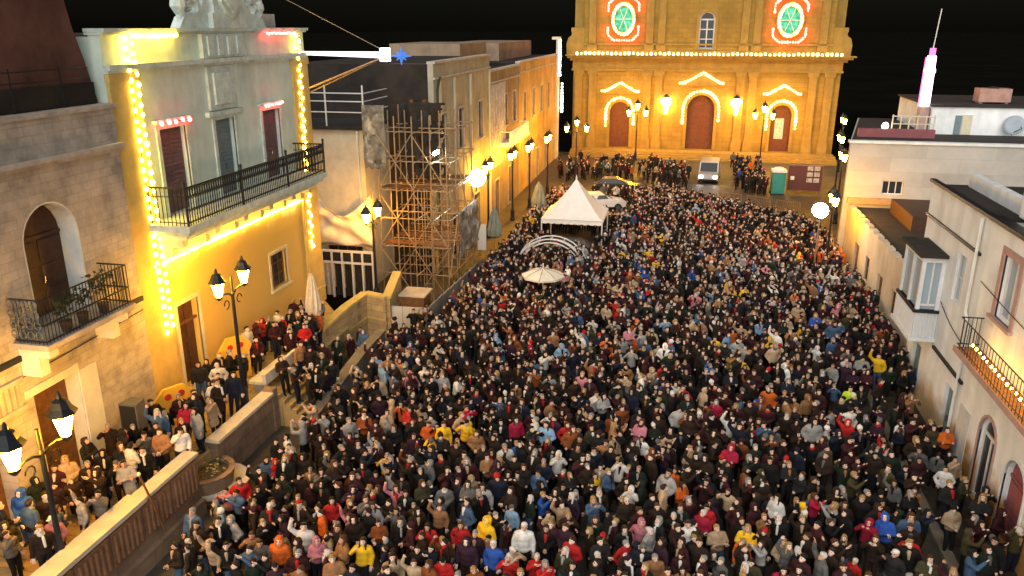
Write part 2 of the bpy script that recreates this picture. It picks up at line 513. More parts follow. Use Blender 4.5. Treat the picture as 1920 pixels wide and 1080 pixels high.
# terrace in front of the palazzo
struct('terrace', MB().flat([(-17.98, 6), (-14.45, 6), (-14.45, 20.0), (-15.0, 20.3), (-15.0, 25.4), (-15.0, 26.0), (-15.0, 33.5), (-17.98, 37.2)], 0.002, 1.3), 'paving')
st = thing('church_steps', 'wide ochre stone steps leading up to the church doors', 'steps', (2.2, 97.5, 0))
for i, (y0, z1) in enumerate(((96.2, .17), (96.8, .34), (97.4, .51), (98.0, .68))):
    part('step', MB().box(-13.2, 17.6, y0, 100.3 if i == 3 else (y0 + .6), .002, z1), 'church_trim', st)

# ------------------------------------------------------------------ stone house (nearest on the terrace side)
M = FL(-17.8)
h = thing('stone_house', 'old bare stone house with arched balcony window beside the mint palazzo', 'house', (-17.8, 15, 1.3))
holes = [(18.35, 20.55, 6.72, 10.2, 'arch'), (14.3, 16.85, 6.72, 10.1, 'arch'), (17.7, 19.5, 1.3, 4.9), (13.4, 16.6, 1.3, 4.6)]
part('wall', facade(M, 7, 22.9, 1.3, 12.55, holes, .8), 'tufa', h)
part('back_wall', MB().mbox(M, 7, 22.9, .802, 9, .6, 12.5), 'tufa', h)
c = MB(); c.mbox(M, 7, 22.95, -.14, 0.05, 11.22, 11.32); c.mbox(M, 7, 22.95, -.22, .05, 11.322, 11.45)
part('cornice', c, 'tufa_trim', h)
part('string_course', MB().mbox(M, 7, 22.9, -.07, .05, 6.05, 6.22), 'iron', h)
part('coping', MB().mbox(M, 7, 22.95, -.1, .9, 12.552, 12.68), 'tufa_trim', h)
for hh in holes[:2]:
    rv = MB()
    ua, ub, za, zb = hh[:4]; r = (ub - ua) / 2; zs = zb - r
    o_, i_ = arch_pts(ua, ub, zs, 14), arch_pts(ua + .05, ub - .05, zs, 14)
    for k in range(14): rv.prism([o_[k], o_[k + 1], i_[k + 1], i_[k]], M, .004, .78)
    rv.mbox(M, ua, ua + .05, .004, .78, za, zs); rv.mbox(M, ub - .05, ub, .004, .78, za, zs)
    part('reveal', rv, 'lime_white', h)
    leafdoor(M, h, (ua + .06, ub - .06, za, zb - .05, 'arch'), .62, 'wood_dark', 2, 3, name='balcony_door')
rv = MB(); rv.mbox(M, 19.45, 19.499, -.002, .78, 1.3, 4.88); rv.mbox(M, 19.5, 20.25, -.05, .03, 1.3, 4.9); rv.mbox(M, 17.4, 19.5, -.05, .03, 4.902, 5.15)
part('door_jamb', rv, 'lime_white', h)
leafdoor(M, h, (17.71, 19.44, 1.3, 4.89), .45, 'wood_brown', 2, 4, name='street_door')
leafdoor(M, h, (13.41, 16.59, 1.3, 4.59), .5, 'wood_brown', 2, 3, name='street_door')
fr = MB(); fr.mbox(M, 12.8, 17.35, -.12, .0, 4.7, 4.82); fr.mbox(M, 12.8, 17.35, -.12, 0, 5.5, 5.65)
part('frieze_moulding', fr, 'tufa_trim', h)
for k in range(22):
    u = 12.9 + k * .2
    part('frieze_tooth', MB().mbox(M, u, u + .12, -.08, -.001, 4.83, 5.49), 'tufa_trim', h)
# its balcony
bl = part('balcony_slab', MB().mbox(M, 17.35, 21.1, -1.15, 0, 6.48, 6.64), 'tufa_trim', h)
for u in (17.5, 20.5):
    cs = MB(); cs.prism([(u, 6.47), (u + .34, 6.47), (u + .34, 6.2), (u, 6.2)], M, -1.0, -.002); cs.prism([(u, 6.199), (u + .34, 6.199), (u + .34, 5.6), (u, 5.6)], M, -.62, -.002)
    part('console', cs, 'lime_white', h)
rl = MB()
for z in (6.72, 7.2, 7.92):
    rl.path([M(17.45, -.05, z), M(17.45, -1.05, z), M(21.0, -1.05, z), M(21.0, -.05, z)], .025)
rail = part('balcony_railing', rl, 'iron', h)
bar = MB(); bar.tube((0, 0, 6.65), (0, 0, 7.95), .014, 5); bar_me = bar.mesh('bar', 'iron')
spots = [M(17.45 + k * .127, -1.05, 0) for k in range(29)] + [M(17.45, -1.05 + k * .125, 0) for k in range(1, 8)] + [M(21.0, -1.05 + k * .125, 0) for k in range(1, 8)]
for p in spots:
    o = obj('bar', bar_me, rail); o.location = Vector((p[0], p[1], 0)) - wpos(rail)
pnl = MB()
for a in range(4):
    for b in range(4):
        cx, cz = -1.0 + a * .26 + .13, 6.75 + b * .3 + .15
        pts = [M(17.42, cx + .1 * math.cos(t), cz + .12 * math.sin(t)) for t in [k * math.pi / 4 for k in range(9)]]
        pnl.path(pts, .018, 4)
part('scroll_panel', pnl, 'blue_iron', rail)
for k, (u, w, lb) in enumerate(((20.1, .42, 'largest dark planter of trailing leaves on the stone balcony, by the corner'), (19.2, .3, 'middle planter with a white bloom on the stone balcony'), (18.5, .24, 'small planter on the stone balcony nearest the arched door'))):
    p = thing('potted_plant', lb, 'plant', M(u, -.8, 6.645), 'planters on the stone balcony')
    lpart('pot', MB().lathe((0, 0, 0), [(.12, 0), (.17, .3), (.19, .32)], 8), 'pot', p)
    lf = MB()
    for i in range(110):
        a, rr, z = random.uniform(0, 6.28), random.uniform(0, w), .35 + random.uniform(0, .9) * w * 1.8
        c = Vector((rr * math.cos(a), rr * 1.6 * math.sin(a), z + .25)); s = .07
        v1, v2 = Vector((random.uniform(-1, 1), random.uniform(-1, 1), random.uniform(-1, 1))) * s, Vector((random.uniform(-1, 1), random.uniform(-1, 1), random.uniform(-1, 1))) * s
        lf.add([c - v1, c + v2, c + v1, c - v2], [(0, 1, 2, 3)])
    lpart('leaves', lf, 'leaf', p)
    if k == 1: lpart('bloom', MB().ell((.1, -.1, 1.0), (.08, .08, .07), 6, 4), 'lime_white', p)

# dark storey set back on the roof behind
h = thing('rooftop_storey', 'dark red plastered storey rising behind the stone house roof', 'building', (-24, 15, 12.5))
part('wall', MB().prism([(5, 12.69), (22.9, 12.69), (22.55, 14.05), (22.25, 15.0), (21.8, 17.2), (5, 17.2)], FL(-18.3), 0, 10), 'red_plaster', h)
part('shade_band', MB().box(-18.299, -18.2, 5, 22.7, 12.69, 13.35), 'dark_wall', h)  # dark strip stands in for shade low on the storey
part('coping', MB().box(-29, -18.2, 4.9, 21.9, 17.202, 17.4), 'dark_roof', h)
rr = MB()
for z in (13.5, 13.8): rr.tube((-18.1, 6, z), (-18.1, 22.4, z), .018, 5)
part('cable_rail', rr, 'iron', h)
for k in range(9):
    part('rail_post', MB().tube((-18.1, 6 + k * 1.9, 12.69), (-18.1, 6 + k * 1.9, 13.9), .02, 5), 'iron', h)

# ------------------------------------------------------------------ palazzo
M = FL(-18.0)
h = thing('palazzo', 'pale mint palazzo with long iron balcony, strings of bulbs and stone crest', 'palazzo', (-18, 30, 1.3))
bd = [(25.3, 26.9, 8.46, 11.55), (28.85, 30.3, 8.46, 11.5), (32.6, 34.2, 8.46, 11.5)]
gd = (24.95, 26.3, 1.75, 5.08); gw = (32.1, 33.6, 3.4, 5.05)
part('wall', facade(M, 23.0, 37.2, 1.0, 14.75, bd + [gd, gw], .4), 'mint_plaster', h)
part('side_wall', MB().mbox(M, 23.0, 37.2, .402, 12, .5, 14.7), 'mint_plaster', h)
for (a, b) in ((23.0, 24.45), (35.65, 37.2)):
    p = MB(); p.mbox(M, a - .02, b, -.13, -.001, 1.3, 13.55); p.mbox(M, a - .05, b + .05, -.18, -.001, 1.3, 2.1); p.mbox(M, a - .05, b + .05, -.18, -.001, 13.3, 13.56)
    part('pilaster', p, 'palazzo_ochre', h)
c = MB(); c.mbox(M, 22.98, 37.22, -.16, 0, 13.57, 13.68); c.mbox(M, 22.96, 37.25, -.26, 0, 13.682, 13.84)
part('cornice', c, 'crest_stone', h)
c = MB(); c.mbox(M, 22.96, 37.25, -.16, .5, 14.752, 14.84); c.mbox(M, 22.94, 37.28, -.26, .5, 14.842, 14.95)
part('coping', c, 'crest_stone', h)
cp = MB(); cp.mbox(M, 28.6, 30.55, -.11, -.001, 11.9, 13.55); cp.mbox(M, 28.9, 30.25, -.2, -.111, 12.1, 13.3); cp.mbox(M, 28.3, 30.85, -.18, -.001, 11.66, 11.84)
part('centre_panel', cp, 'crest_stone', h)
cp = MB(); cp.mbox(M, 28.4, 31.6, -.17, -.001, 13.86, 14.74)
for k in range(4): cp.mbox(M, 28.7 + k * .7, 29.1 + k * .7, -.24, -.171, 13.95, 14.65)
part('attic_panel', cp, 'crest_stone', h)
for i, d in enumerate(bd):
    surround(M, h, d, 'crest_stone', .18, .06, False)
    leafdoor(M, h, d, .18, ('plum_shutter', 'blue_shutter', 'plum_shutter')[i], 2, 3, name='balcony_door', louvre=True)
    if i != 1:
        part('hood_moulding', MB().mbox(M, d[0] - .3, d[1] + .3, -.2, -.001, d[3] + .22, d[3] + .34), 'crest_stone', h)
surround(M, h, gd, 'cream_trim', .16, .05, False); surround(M, h, gw, 'cream_trim', .14, .05)
leafdoor(M, h, gd, .25, 'wood_dark', 2, 4)
tr = MB(); tr.mbox(M, gd[0] + .01, gd[1] - .01, .1, .2, 4.2, 4.3)
part('transom', tr, 'wood_brown', h)
window(M, h, gw, .15, 'wood_brown', 'glass', (2, 2))
for i in range(2):
    part('door_step', MB().mbox(M, 24.6 - .2 * (1 - i), 26.65 + .2 * (1 - i), -.75 + .37 * i, -.001, 1.302 if i == 0 else 1.531, 1.53 if i == 0 else 1.748), 'cap_stone', h)
part('dado', MB().mbox(M, 26.5, 35.6, -.04, -.001, 1.302, 1.9), 'tufa_trim', h)
# balcony of the palazzo
sl = MB(); sl.mbox(M, 23.95, 35.25, -1.65, -.001, 8.22, 8.44); sl.mbox(M, 24.1, 35.1, -1.5, -.001, 8.05, 8.218); sl.mbox(M, 24.3, 34.9, -1.25, -.001, 7.85, 8.048)
part('balcony_slab', sl, 'crest_stone', h)
for u in (24.5, 26.6, 28.7, 30.8, 32.9, 34.6):
    cs = MB(); cs.mbox(M, u - .16, u + .16, -1.05, -.001, 7.55, 7.848); cs.mbox(M, u - .14, u + .14, -.6, -.001, 7.2, 7.548)
    part('console', cs, 'cream_trim', h)
rl = MB()
for z, r in ((8.55, .02), (9.45, .018), (9.76, .035)):
    rl.path([M(24.05, -.05, z), M(24.05, -1.58, z), M(35.15, -1.58, z), M(35.15, -.05, z)], r)
rail = part('balcony_railing', rl, 'iron', h)
bar = MB(); bar.tube((0, 0, 8.44), (0, 0, 9.75), .017, 5); bar_me = bar.mesh('bar', 'iron')
pst = MB(); pst.tube((0, 0, 8.44), (0, 0, 9.9), .045, 6); pst.ell((0, 0, 9.95), (.07, .07, .08), 6, 4); pst_me = pst.mesh('post', 'iron')
scr = MB()
for sg in (1, -1):
    scr.path([(0, .07 + .09 * math.cos(t), 8.98 + sg * .215 + .22 * math.sin(t)) for t in [k * math.pi / 4 for k in range(9)]], .016, 4)
scr.path([(0, .07 + .05 * math.cos(t), 9.57 + .17 * math.sin(t)) for t in [k * math.pi / 3 for k in range(7)]], .016, 4)
scr_me = scr.mesh('scroll', 'iron')
w0 = wpos(rail)
for k in range(75):
    u = 24.05 + k * .15
    o = obj('bar', bar_me, rail); o.location = Vector((M(0, -1.58, 0)[0], u, 0)) - w0
    if k < 74:
        o = obj('scroll', scr_me, rail); o.location = Vector((M(0, -1.58, 0)[0], u, 0)) - w0
for u in (24.05, 27.75, 31.45, 35.15):
    o = obj('post', pst_me, rail); o.location = Vector((M(0, -1.58, 0)[0], u, 0)) - w0
for uu in (24.05, 35.15):
    for k in range(1, 10):
        o = obj('bar', bar_me, rail); o.location = Vector((M(0, -1.58 + k * .155, 0)[0], uu, 0)) - w0
# crest on the roof line
cr = MB()
cr.mbox(M, 29.1, 31.7, -.3, .5, 14.951, 15.5); cr.mbox(M, 29.35, 31.45, -.22, .4, 15.501, 16.9); cr.mbox(M, 29.2, 31.6, -.34, .5, 16.901, 17.1)
crest = part('crest', cr, 'crest_stone', h)
sh = MB()
sh.prism([(29.75, 16.6), (31.05, 16.6), (31.1, 15.9), (30.8, 15.5), (30.4, 15.3), (30.0, 15.5), (29.7, 15.9)], M, -.38, -.221)
sh.prism([(29.95, 16.45), (30.85, 16.45), (30.88, 15.95), (30.4, 15.5), (29.92, 15.95)], M, -.46, -.381)
part('shield', sh, 'crest_stone', crest)
for sgn, u0 in ((-1, 29.1), (1, 31.7)):
    vo = MB(); ring = []
    for k in range(26):
        t = k * .42; rad = .95 - .033 * k
        ring.append(M(u0 + sgn * (.95 - rad * math.cos(t) * 1.0), .05, 15.75 + rad * math.sin(t) * .8))
    vo.path(ring, .17, 7)
    vo.prism([(u0, 14.951), (u0 + sgn * 1.9, 14.951), (u0 + sgn * 1.55, 15.35), (u0 + sgn * .5, 15.55), (u0, 16.3)][::sgn], M, -.1, .3)
    part('volute', vo, 'crest_stone', crest)
    ur = MB(); ur.lathe(M(u0 + sgn * 1.55, .1, 15.2), [(.16, 0), (.12, .2), (.3, .5), (.28, .7), (.1, .85), (.12, 1.0)], 9)
    part('urn', ur, 'crest_stone', crest)
fg = MB(); fg.lathe(M(30.4, .1, 17.1), [(.42, 0), (.36, .5), (.28, 1.0), (.36, 1.35), (.3, 1.6), (.1, 1.75)], 10); fg.ell(M(30.4, .08, 19.0), (.2, .2, .25), 8, 6)
for s in (-1, 1): fg.tube(M(30.4 + s * .3, .05, 18.5), M(30.4 + s * .55, -.2, 17.9), .1, 6)
part('crest_figure', fg, 'crest_stone', crest)
part('roof_hatch', MB().mbox(M, 33.3, 36.1, .8, 2.4, 14.71, 15.55), 'tufa_trim', h)
rf = MB().mbox(M, 23.2, 37.0, .52, 11.8, 14.702, 14.71); part('roof', rf, 'dark_roof', h)
# light strings of the palazzo
X = -17.84
lights('long double string of yellow bulbs down the palazzo corner by the stone house', [(X, 24.0, 14.65), (X, 24.05, 4.4)], .165, .078, 'bulb_yellow', zig=(0, .34, 0))
lights('string of yellow bulbs down the far palazzo corner', [(X, 36.2, 14.6), (X, 36.0, 4.4)], .26, .08, 'bulb_yellow', zig=(0, .2, 0))
lights('row of yellow bulbs along the palazzo wall under the balcony', [(-17.9, 23.95, 6.93), (-17.9, 35.6, 6.98)], .2, .055, 'bulb_yellow')
lights('short row of yellow bulbs on the palazzo cornice beside the crest', [(-17.7, 24.2, 14.7), (-17.7, 26.75, 14.7)], .17, .06, 'bulb_yellow')
lights('short row of red bulbs on the far end of the palazzo cornice', [(-17.7, 33.2, 14.72), (-17.7, 35.8, 14.72)], .16, .05, 'bulb_red')
lights('five red bulbs over the plum balcony door nearest the stone house', [(-17.75, 25.2, 11.78), (-17.75, 27.0, 11.78)], .42, .075, 'bulb_red')
lights('red bulbs over the plum balcony door farthest from the stone house', [(-17.75, 32.6, 11.7), (-17.75, 34.2, 11.75)], .22, .06, 'bulb_red')

# bracket with a comet star hanging off the palazzo's far corner
h = thing('star_bracket', 'white lit bracket arm ending in a blue star off the palazzo corner', 'light decoration', (-18, 37.0, 13.75))
part('arm', MB().tube((-18.1, 37.0, 13.8), (-14.0, 37.0, 13.74), .09, 8, .16), 'arm_glow', h)
part('strut', MB().tube((-18.0, 37.1, 12.1), (-14.0, 37.0, 13.6), .05, 6), 'steel', h)
part('strut', MB().tube((-18.0, 37.3, 11.9), (-14.0, 37.1, 13.6), .035, 6), 'steel', h)
part('stay_wire', MB().tube((-19.2, 37.0, 16.5), (-13.9, 37.0, 13.95), .015, 4), 'steel', h)
nd = MB(); nd.box(-14.0, -13.62, 36.8, 37.2, 13.45, 14.05); part('lamp_box', nd, 'node_white', h)
stb = MB()
for k in range(8):
    t = k * math.pi / 4
    L = .5 if k % 2 == 0 else .33
    stb.tube((-13.0, 36.95, 13.7), (-13.0 + L * math.cos(t), 36.95, 13.7 + L * .8 * math.sin(t)), .11, 5, .02)
part('star', stb, 'star_blue', h)

# ------------------------------------------------------------------ terrace wall, planter, stairs, bench
h = thing('terrace_parapet', 'terrace parapet with pale broad coping and brown fluted relief panels', 'wall', (-14.4, 15, 0))
part('wall', MB().box(-14.75, -14.4, 6, 19.9, .001, 2.1), 'wall_stone', h)
part('coping', MB().box(-14.9, -14.27, 6, 17.3, 2.101, 2.24), 'cap_stone', h)
part('coping', MB().box(-14.82, -14.33, 17.301, 19.95, 2.101, 2.2), 'cap_stone', h)
for k in range(8):
    y = 9.0 + k * 1.36
    p = MB(); p.box(-14.4, -14.33, y, y + 1.26, .95, 2.0)
    pn = part('relief_panel', p, 'relief_bronze', h)
    f = MB()
    for i in range(6):
        f.tube((-14.32, y + .12 + i * .2, 1.05), (-14.32, y + .12 + i * .2, 1.9), .045, 6)
    part('fluting', f, 'relief_bronze', pn)
part('plinth', MB().box(-14.4, -14.25, 6, 19.9, .001, .55), 'wall_stone', h)
h = thing('round_planter', 'low round stone planter with yellow lit flowers at the parapet end', 'planter', (-14.9, 20.95, 0))
lpart('basin', MB().lathe((0, 0, 0), [(.8, .002), (.95, .75), (1.0, .95), (.8, .96), (.78, .8)], 20), 'wall_stone', h)
lpart('bench_lip', MB().lathe((.15, .2, 0), [(1.15, .3), (1.2, .42), (1.0, .43)], 20), 'cap_stone', h)
lpart('soil', MB().lathe((0, 0, 0), [(.79, .8), (.5, .92), (.1, .95)], 14), 'soil', h)
fl = MB()
for i in range(260):
    a, rr = random.uniform(0, 6.28), .75 * math.sqrt(random.random()); s = .05
    c = Vector((rr * math.cos(a), rr * math.sin(a), .95 + random.uniform(0, .16)))
    v1 = Vector((random.uniform(-1, 1), random.uniform(-1, 1), random.uniform(-.4, .6))) * s; v2 = Vector((random.uniform(-1, 1), random.uniform(-1, 1), random.uniform(-.4, .6))) * s
    fl.mi = i % 2
    fl.add([c - v1, c + v2, c + v1, c - v2], [(0, 1, 2, 3)])
tag(lpart('flowers', fl, ['petal', 'leaf'], h), kind='stuff')
h = thing('terrace_wall', 'plain brown stone retaining wall under the terrace lamp post', 'wall', (-14.8, 23.4, 0))
part('wall', MB().box(-15.1, -14.75, 21.6, 25.4, .001, 1.55), 'wall_stone', h)
part('coping', MB().box(-15.18, -14.66, 21.6, 25.45, 1.551, 1.66), 'cap_stone', h)
part('end_pier', MB().box(-15.15, -14.7, 25.451, 25.8, .001, 1.75), 'wall_stone', h)
h = thing('terrace_stairs', 'orange lit stone stairs cut through the terrace wall', 'stairs', (-14.6, 27, 0))
for k in range(7):
    part('step', MB().box(-15.0 + .001, -13.3 - k * .24, 25.9, 28.3, .002 + k * .185 + (.001 if k else 0), (k + 1) * .185), 'paving', h)
part('cheek_wall', MB().prism([(-15.0, .002), (-13.1, .002), (-13.1, .3), (-15.0, 1.7)], lambda u, d, z: (u, 28.301 + d, z), 0, .3), 'wall_stone', h)
h = thing('stone_bench', 'long ochre stone bench on the terrace by the stairs', 'bench', (-15.6, 27.2, 1.3))
part('seat', MB().box(-15.95, -15.35, 25.9, 28.6, 1.7, 1.82), 'cap_stone', h)
part('backrest', MB().box(-15.35, -15.2, 25.9, 28.6, 1.7, 2.15), 'cap_stone', h)
for y in (26.1, 28.1): part('leg', MB().box(-15.85, -15.4, y, y + .3, 1.302, 1.699), 'tufa_trim', h)
h = thing('ramp_wall', 'long low grey wall dropping beside the terrace stairs', 'wall', (-13.5, 29, 0))
part('wall', MB().prism([(25.6, .002), (33.4, .002), (33.4, 1.25), (31.2, 1.2), (25.6, .55)], FL(-13.15), 0, .38), 'hoarding_grey', h)
part('coping', MB().prism([(25.55, .552), (31.2, 1.202), (33.45, 1.252), (33.45, 1.34), (31.2, 1.29), (25.55, .64)], FL(-13.1), 0, .48), 'kerb_stone', h)
h = thing('stair_wall', 'folded ochre stone stair wall with moulded coping before the scaffold', 'wall', (-14.7, 36, 0))
def seg_wall(h, pts, ztops, th, m, mcap):
    for (a, b), (za, zb) in zip(zip(pts[:-1], pts[1:]), zip(ztops[:-1], ztops[1:])):
        a, b = Vector(a), Vector(b); d = (b - a).normalized(); n = Vector((-d.y, d.x)) * th / 2; e = d * .002
        def q(p, o, z): return (p.x + o.x, p.y + o.y, z)
        a2, b2 = a + e, b - e
        part('wall', MB().hexa([q(a2, -n, .002), q(b2, -n, .002), q(b2, n, .002), q(a2, n, .002), q(a2, -n, za), q(b2, -n, zb), q(b2, n, zb), q(a2, n, za)]), m, h)
        n2 = n * 1.5
        part('coping', MB().hexa([q(a2, -n2, za + .002), q(b2, -n2, zb + .002), q(b2, n2, zb + .002), q(a2, n2, za + .002), q(a2, -n2, za + .13), q(b2, -n2, zb + .13), q(b2, n2, zb + .13), q(a2, n2, za + .13)]), mcap, h)
        n3 = n * 1.2
        part('band', MB().hexa([q(a2, -n3, za * .45), q(b2, -n3, zb * .45), q(b2, n3, zb * .45), q(a2, n3, za * .45), q(a2, -n3, za * .45 + .1), q(b2, -n3, zb * .45 + .1), q(b2, n3, zb * .45 + .1), q(a2, n3, za * .45 + .1)]), mcap, h)
seg_wall(h, [(-15.6, 31.6), (-15.3, 34.0), (-15.1, 36.0), (-13.85, 35.7), (-14.1, 38.0)], [1.75, 2.1, 2.15, 2.1, 2.7], .3, 'sandstone', 'palazzo_ochre')

# ------------------------------------------------------------------ house set back beyond the palazzo
M = FF(43.0)
h = thing('setback_house', 'cream house set back behind the palazzo with white roof railing', 'house', (-19.5, 43, 0))
part('wall', facade(M, -23.5, -17.6, 0, 9.45, [(-20.2, -17.9, 1.4, 3.0)], .3), 'cream_trim', h)
part('side_wall', MB().mbox(M, -23.5, -17.6, .302, 8, 0, 9.4), 'cream_trim', h)
part('roof_edge', MB().mbox(M, -23.6, -17.45, -.2, 8.1, 9.452, 9.62), 'dark_roof', h)
window(M, h, (-20.2, -17.9, 1.4, 3.0), .1, 'wood_brown', 'glass', (3, 0))
part('pipe', MB().tube((-17.9, 42.85, 0.1), (-17.9, 42.85, 9.4), .06, 6), 'lime_white', h)
rl = MB()
for z in (10.4, 11.0, 11.45): rl.path([(-23.4, 43.1, z), (-17.55, 43.1, z), (-17.55, 50, z)], .035)
rail = part('roof_railing', rl, 'white_metal', h)
for x in (-23.4, -21.6, -19.8, -17.55): part('post', MB().tube((x, 43.1, 9.622), (x, 43.1, 11.9), .05, 6), 'white_metal', rail)
h = thing('canvas_screen', 'slack cream canvas sheet hung before the setback house', 'canvas', (-18.6, 42, 0))
cv = MB(); nu, nv = 30, 18; gv = []
for j in range(nv + 1):
    for i in range(nu + 1):
        s, t = i / nu, j / nv
        sag = 1.35 * (1 - abs(2 * s - 1) ** 1.4) * t ** 2.2
        z = 3.0 + 3.05 * t - sag
        y = 41.8 + .16 * math.sin(22 * abs(s - .5) * (.4 + t) + 3 * t) * (.3 + .7 * abs(2 * s - 1)) + .08 * math.sin(9 * s + 14 * t)
        gv.append((-20.5 + 3.7 * s, y, z))
gf = [(j * (nu + 1) + i, j * (nu + 1) + i + 1, (j + 1) * (nu + 1) + i + 1, (j + 1) * (nu + 1) + i) for j in range(nv) for i in range(nu)]
cv.add(gv, gf); cvo = part('sheet', cv, 'canvas', h, None, True)
sol = cvo.modifiers.new('thickness', 'SOLIDIFY'); sol.thickness = .02
for x in (-20.55, -16.78): part('post', MB().tube((x, 41.85, .002), (x, 41.85, 6.15), .045, 6), 'steel', h)
part('lower_bar', MB().tube((-20.55, 41.85, 2.98), (-16.78, 41.85, 2.98), .035, 6), 'steel', h)
h = thing('veranda', 'dark veranda with a row of small panes under the canvas sheet', 'veranda', (-18.6, 41, 0))
fr = MB()
fr.box(-20.5, -16.7, 41.2, 41.32, 2.72, 2.84); fr.box(-20.5, -16.7, 41.2, 41.32, 2.05, 2.17); 
for k in range(7): fr.box(-20.5 + k * .62, -20.4 + k * .62, 41.19, 41.33, .002, 2.83)
vf = part('frame', fr, 'white_metal', h)
for k in range(6): part('pane', MB().box(-20.39 + k * .62, -19.9 + k * .62, 41.25, 41.27, 2.18, 2.71), 'glass', vf)
for k in range(6):
    cu = MB(); z0, z1 = .05, 2.04
    gv = []
    for i in range(7): gv += [(-20.38 + k * .62 + .08 * i, 41.4 + .06 * math.sin(i * 2.1 + k), z0), (-20.38 + k * .62 + .08 * i, 41.4 + .05 * math.sin(i * 2.1 + k + .4), z1)]
    cu.add(gv, [(2 * i, 2 * i + 2, 2 * i + 3, 2 * i + 1) for i in range(6)])
    part('curtain', cu, 'parasol_cream' if k in (0, 1) else 'net', h)

# ------------------------------------------------------------------ house under works, scaffold, hoarding
M = FF(47.5)
h = thing('works_house', 'gutted dark house under works behind the scaffold', 'house', (-15.5, 48, 0))
hs = [(-17.2, -16.2, 7.2, 10.4), (-15.7, -14.9, 6.4, 9.6), (-17.2, -16.0, 2.6, 5.4), (-15.6, -14.9, 2.6, 5.2)]
part('wall', facade(M, -17.5, -14.601, 0, 12.9, hs, .4), 'works_brown', h)
part('floor_slab', MB().box(-17.5, -14.7, 47.95, 53, 6.0, 6.2), 'hoarding_grey', h)
part('back_wall', MB().box(-17.5, -15.02, 53, 53.2, 0, 12.8), 'row_brown', h)
for x in (-16.0, -15.2): part('beam', MB().box(x, x + .2, 46.6, 47.499, 10.6, 10.85), 'wood_brown', h)
sc = thing('scaffold', 'tall tube scaffold tower with crossed braces and plank decks', 'scaffold', (-14.5, 43, 0))
SX, SY, SZ = (-16.2, -15.2, -14.2, -13.2, -12.3), (41.5, 43.3, 45.1, 46.9), (1.6, 3.2, 4.8, 6.4, 8.0, 9.6)
def tube_part(name, a, b, r=.03, m='steel'): return part(name, MB().tube(a, b, r, 6), m, sc)
for x in SX:
    for y in SY: tube_part('standard', (x, y, .002), (x, y, 10.4 + .35 * ((x * 7 + y * 3) % 1)), .036)
for z in SZ:
    for y in SY: tube_part('ledger', (SX[0] - .15, y + .06, z), (SX[-1] + .15, y + .06, z))
    for x in SX: tube_part('transom', (x + .06, SY[0] - .15, z - .06), (x + .06, SY[-1] + .15, z - .06))
    for j in range(3):
        if z in (3.2, 6.4):
            for k in range(2):
                part('deck_plank', MB().box(SX[0], SX[-1], SY[j] + .35 + k * .5, SY[j] + .75 + k * .5, z + .03, z + .075), 'wood_brown', sc)
for a, b in ((0, 2), (2, 4)):
    for z0, z1 in ((.2, 3.1), (3.3, 6.3), (6.5, 9.5)):
        tube_part('brace', (SX[a], 41.42, z0), (SX[b], 41.42, z1)); tube_part('brace', (SX[b], 41.38, z0), (SX[a], 41.38, z1))
for j in range(3):
    tube_part('brace', (-12.22, SY[j], 1.7), (-12.22, SY[j + 1], 4.7)); tube_part('brace', (-12.18, SY[j + 1], 4.9), (-12.18, SY[j], 7.9))
for k in range(10): part('rung', MB().tube((-13.7, 41.3, .6 + k * .55), (-13.2, 41.3, .6 + k * .55), .02, 5), 'steel', sc)
for x in (-13.7, -13.2): part('ladder_rail', MB().tube((x, 41.3, .002), (x, 41.3, 6.4), .025, 5), 'steel', sc)
def cloth(name, label, cat, origin, du, dv, nu, nv, amp, m, hang=None, torn=0):
    root = thing(name, label, cat, origin)
    c = MB(); gv = []
    o, du, dv = Vector(origin), Vector(du), Vector(dv); nrm = du.cross(dv).normalized()
    for j in range(nv + 1):
        for i in range(nu + 1):
            s, t = i / nu, j / nv
            p = o + du * s + dv * t
            p += nrm * amp * mnoise.noise(Vector((s * 5 + o.x, t * 4, o.y))) * 2
            if hang: p.z -= hang * mnoise.noise(Vector((s * 4, 9.1, o.x))) * (1 if j == 0 else 0)
            gv.append(p)
    c.add(gv, [(j * (nu + 1) + i, j * (nu + 1) + i + 1, (j + 1) * (nu + 1) + i + 1, (j + 1) * (nu + 1) + i) for j in range(nv) for i in range(nu) if not torn or mnoise.noise(Vector((i * .33 + o.x, j * .3, 4.4))) < torn - (.25 if min(i, nu - 1 - i, j) < 1 else 0)])
    ob = part('sheet', c, m, root, None, True)
    s = ob.modifiers.new('thickness', 'SOLIDIFY'); s.thickness = .02
    return root
cloth('scaffold_net', 'torn black debris netting over the top of the scaffold tower', 'netting', (-15.6, 43.4, 6.8), (2.6, .2, 0), (.1, 0, 4.2), 34, 30, .22, 'net', .5, .3)
cloth('dust_sheet', 'grubby grey dust sheet hanging at the scaffold edge by the setback house', 'sheet', (-16.9, 41.3, 7.6), (1.2, .1, 0), (0, 0, 3.4), 16, 24, .1, 'tarp', .25)
cloth('mottled_tarp', 'mottled pale tarpaulin tied along the street flank of the scaffold', 'tarpaulin', (-12.05, 43.0, 2.3), (.05, 4.2, 0), (0, 0, 2.7), 30, 20, .12, 'tarp', .25)
h = thing('site_hoarding', 'white and grey site hoarding standing round the scaffold foot', 'hoarding', (-12.5, 36.2, 0))
for k in range(3):
    part('panel', MB().box(-13.8 + k * .64, -13.18 + k * .64, 36.0, 36.06, .002, 1.62), 'hoarding', h, 'cream hoarding panel facing the crowd')
for k in range(8):
    part('panel', MB().box(-11.86, -11.8, 36.08 + k * 1.26, 37.3 + k * 1.26, .002, 1.62 - k * .07), 'hoarding_grey', h, 'grey hoarding panel along the street')
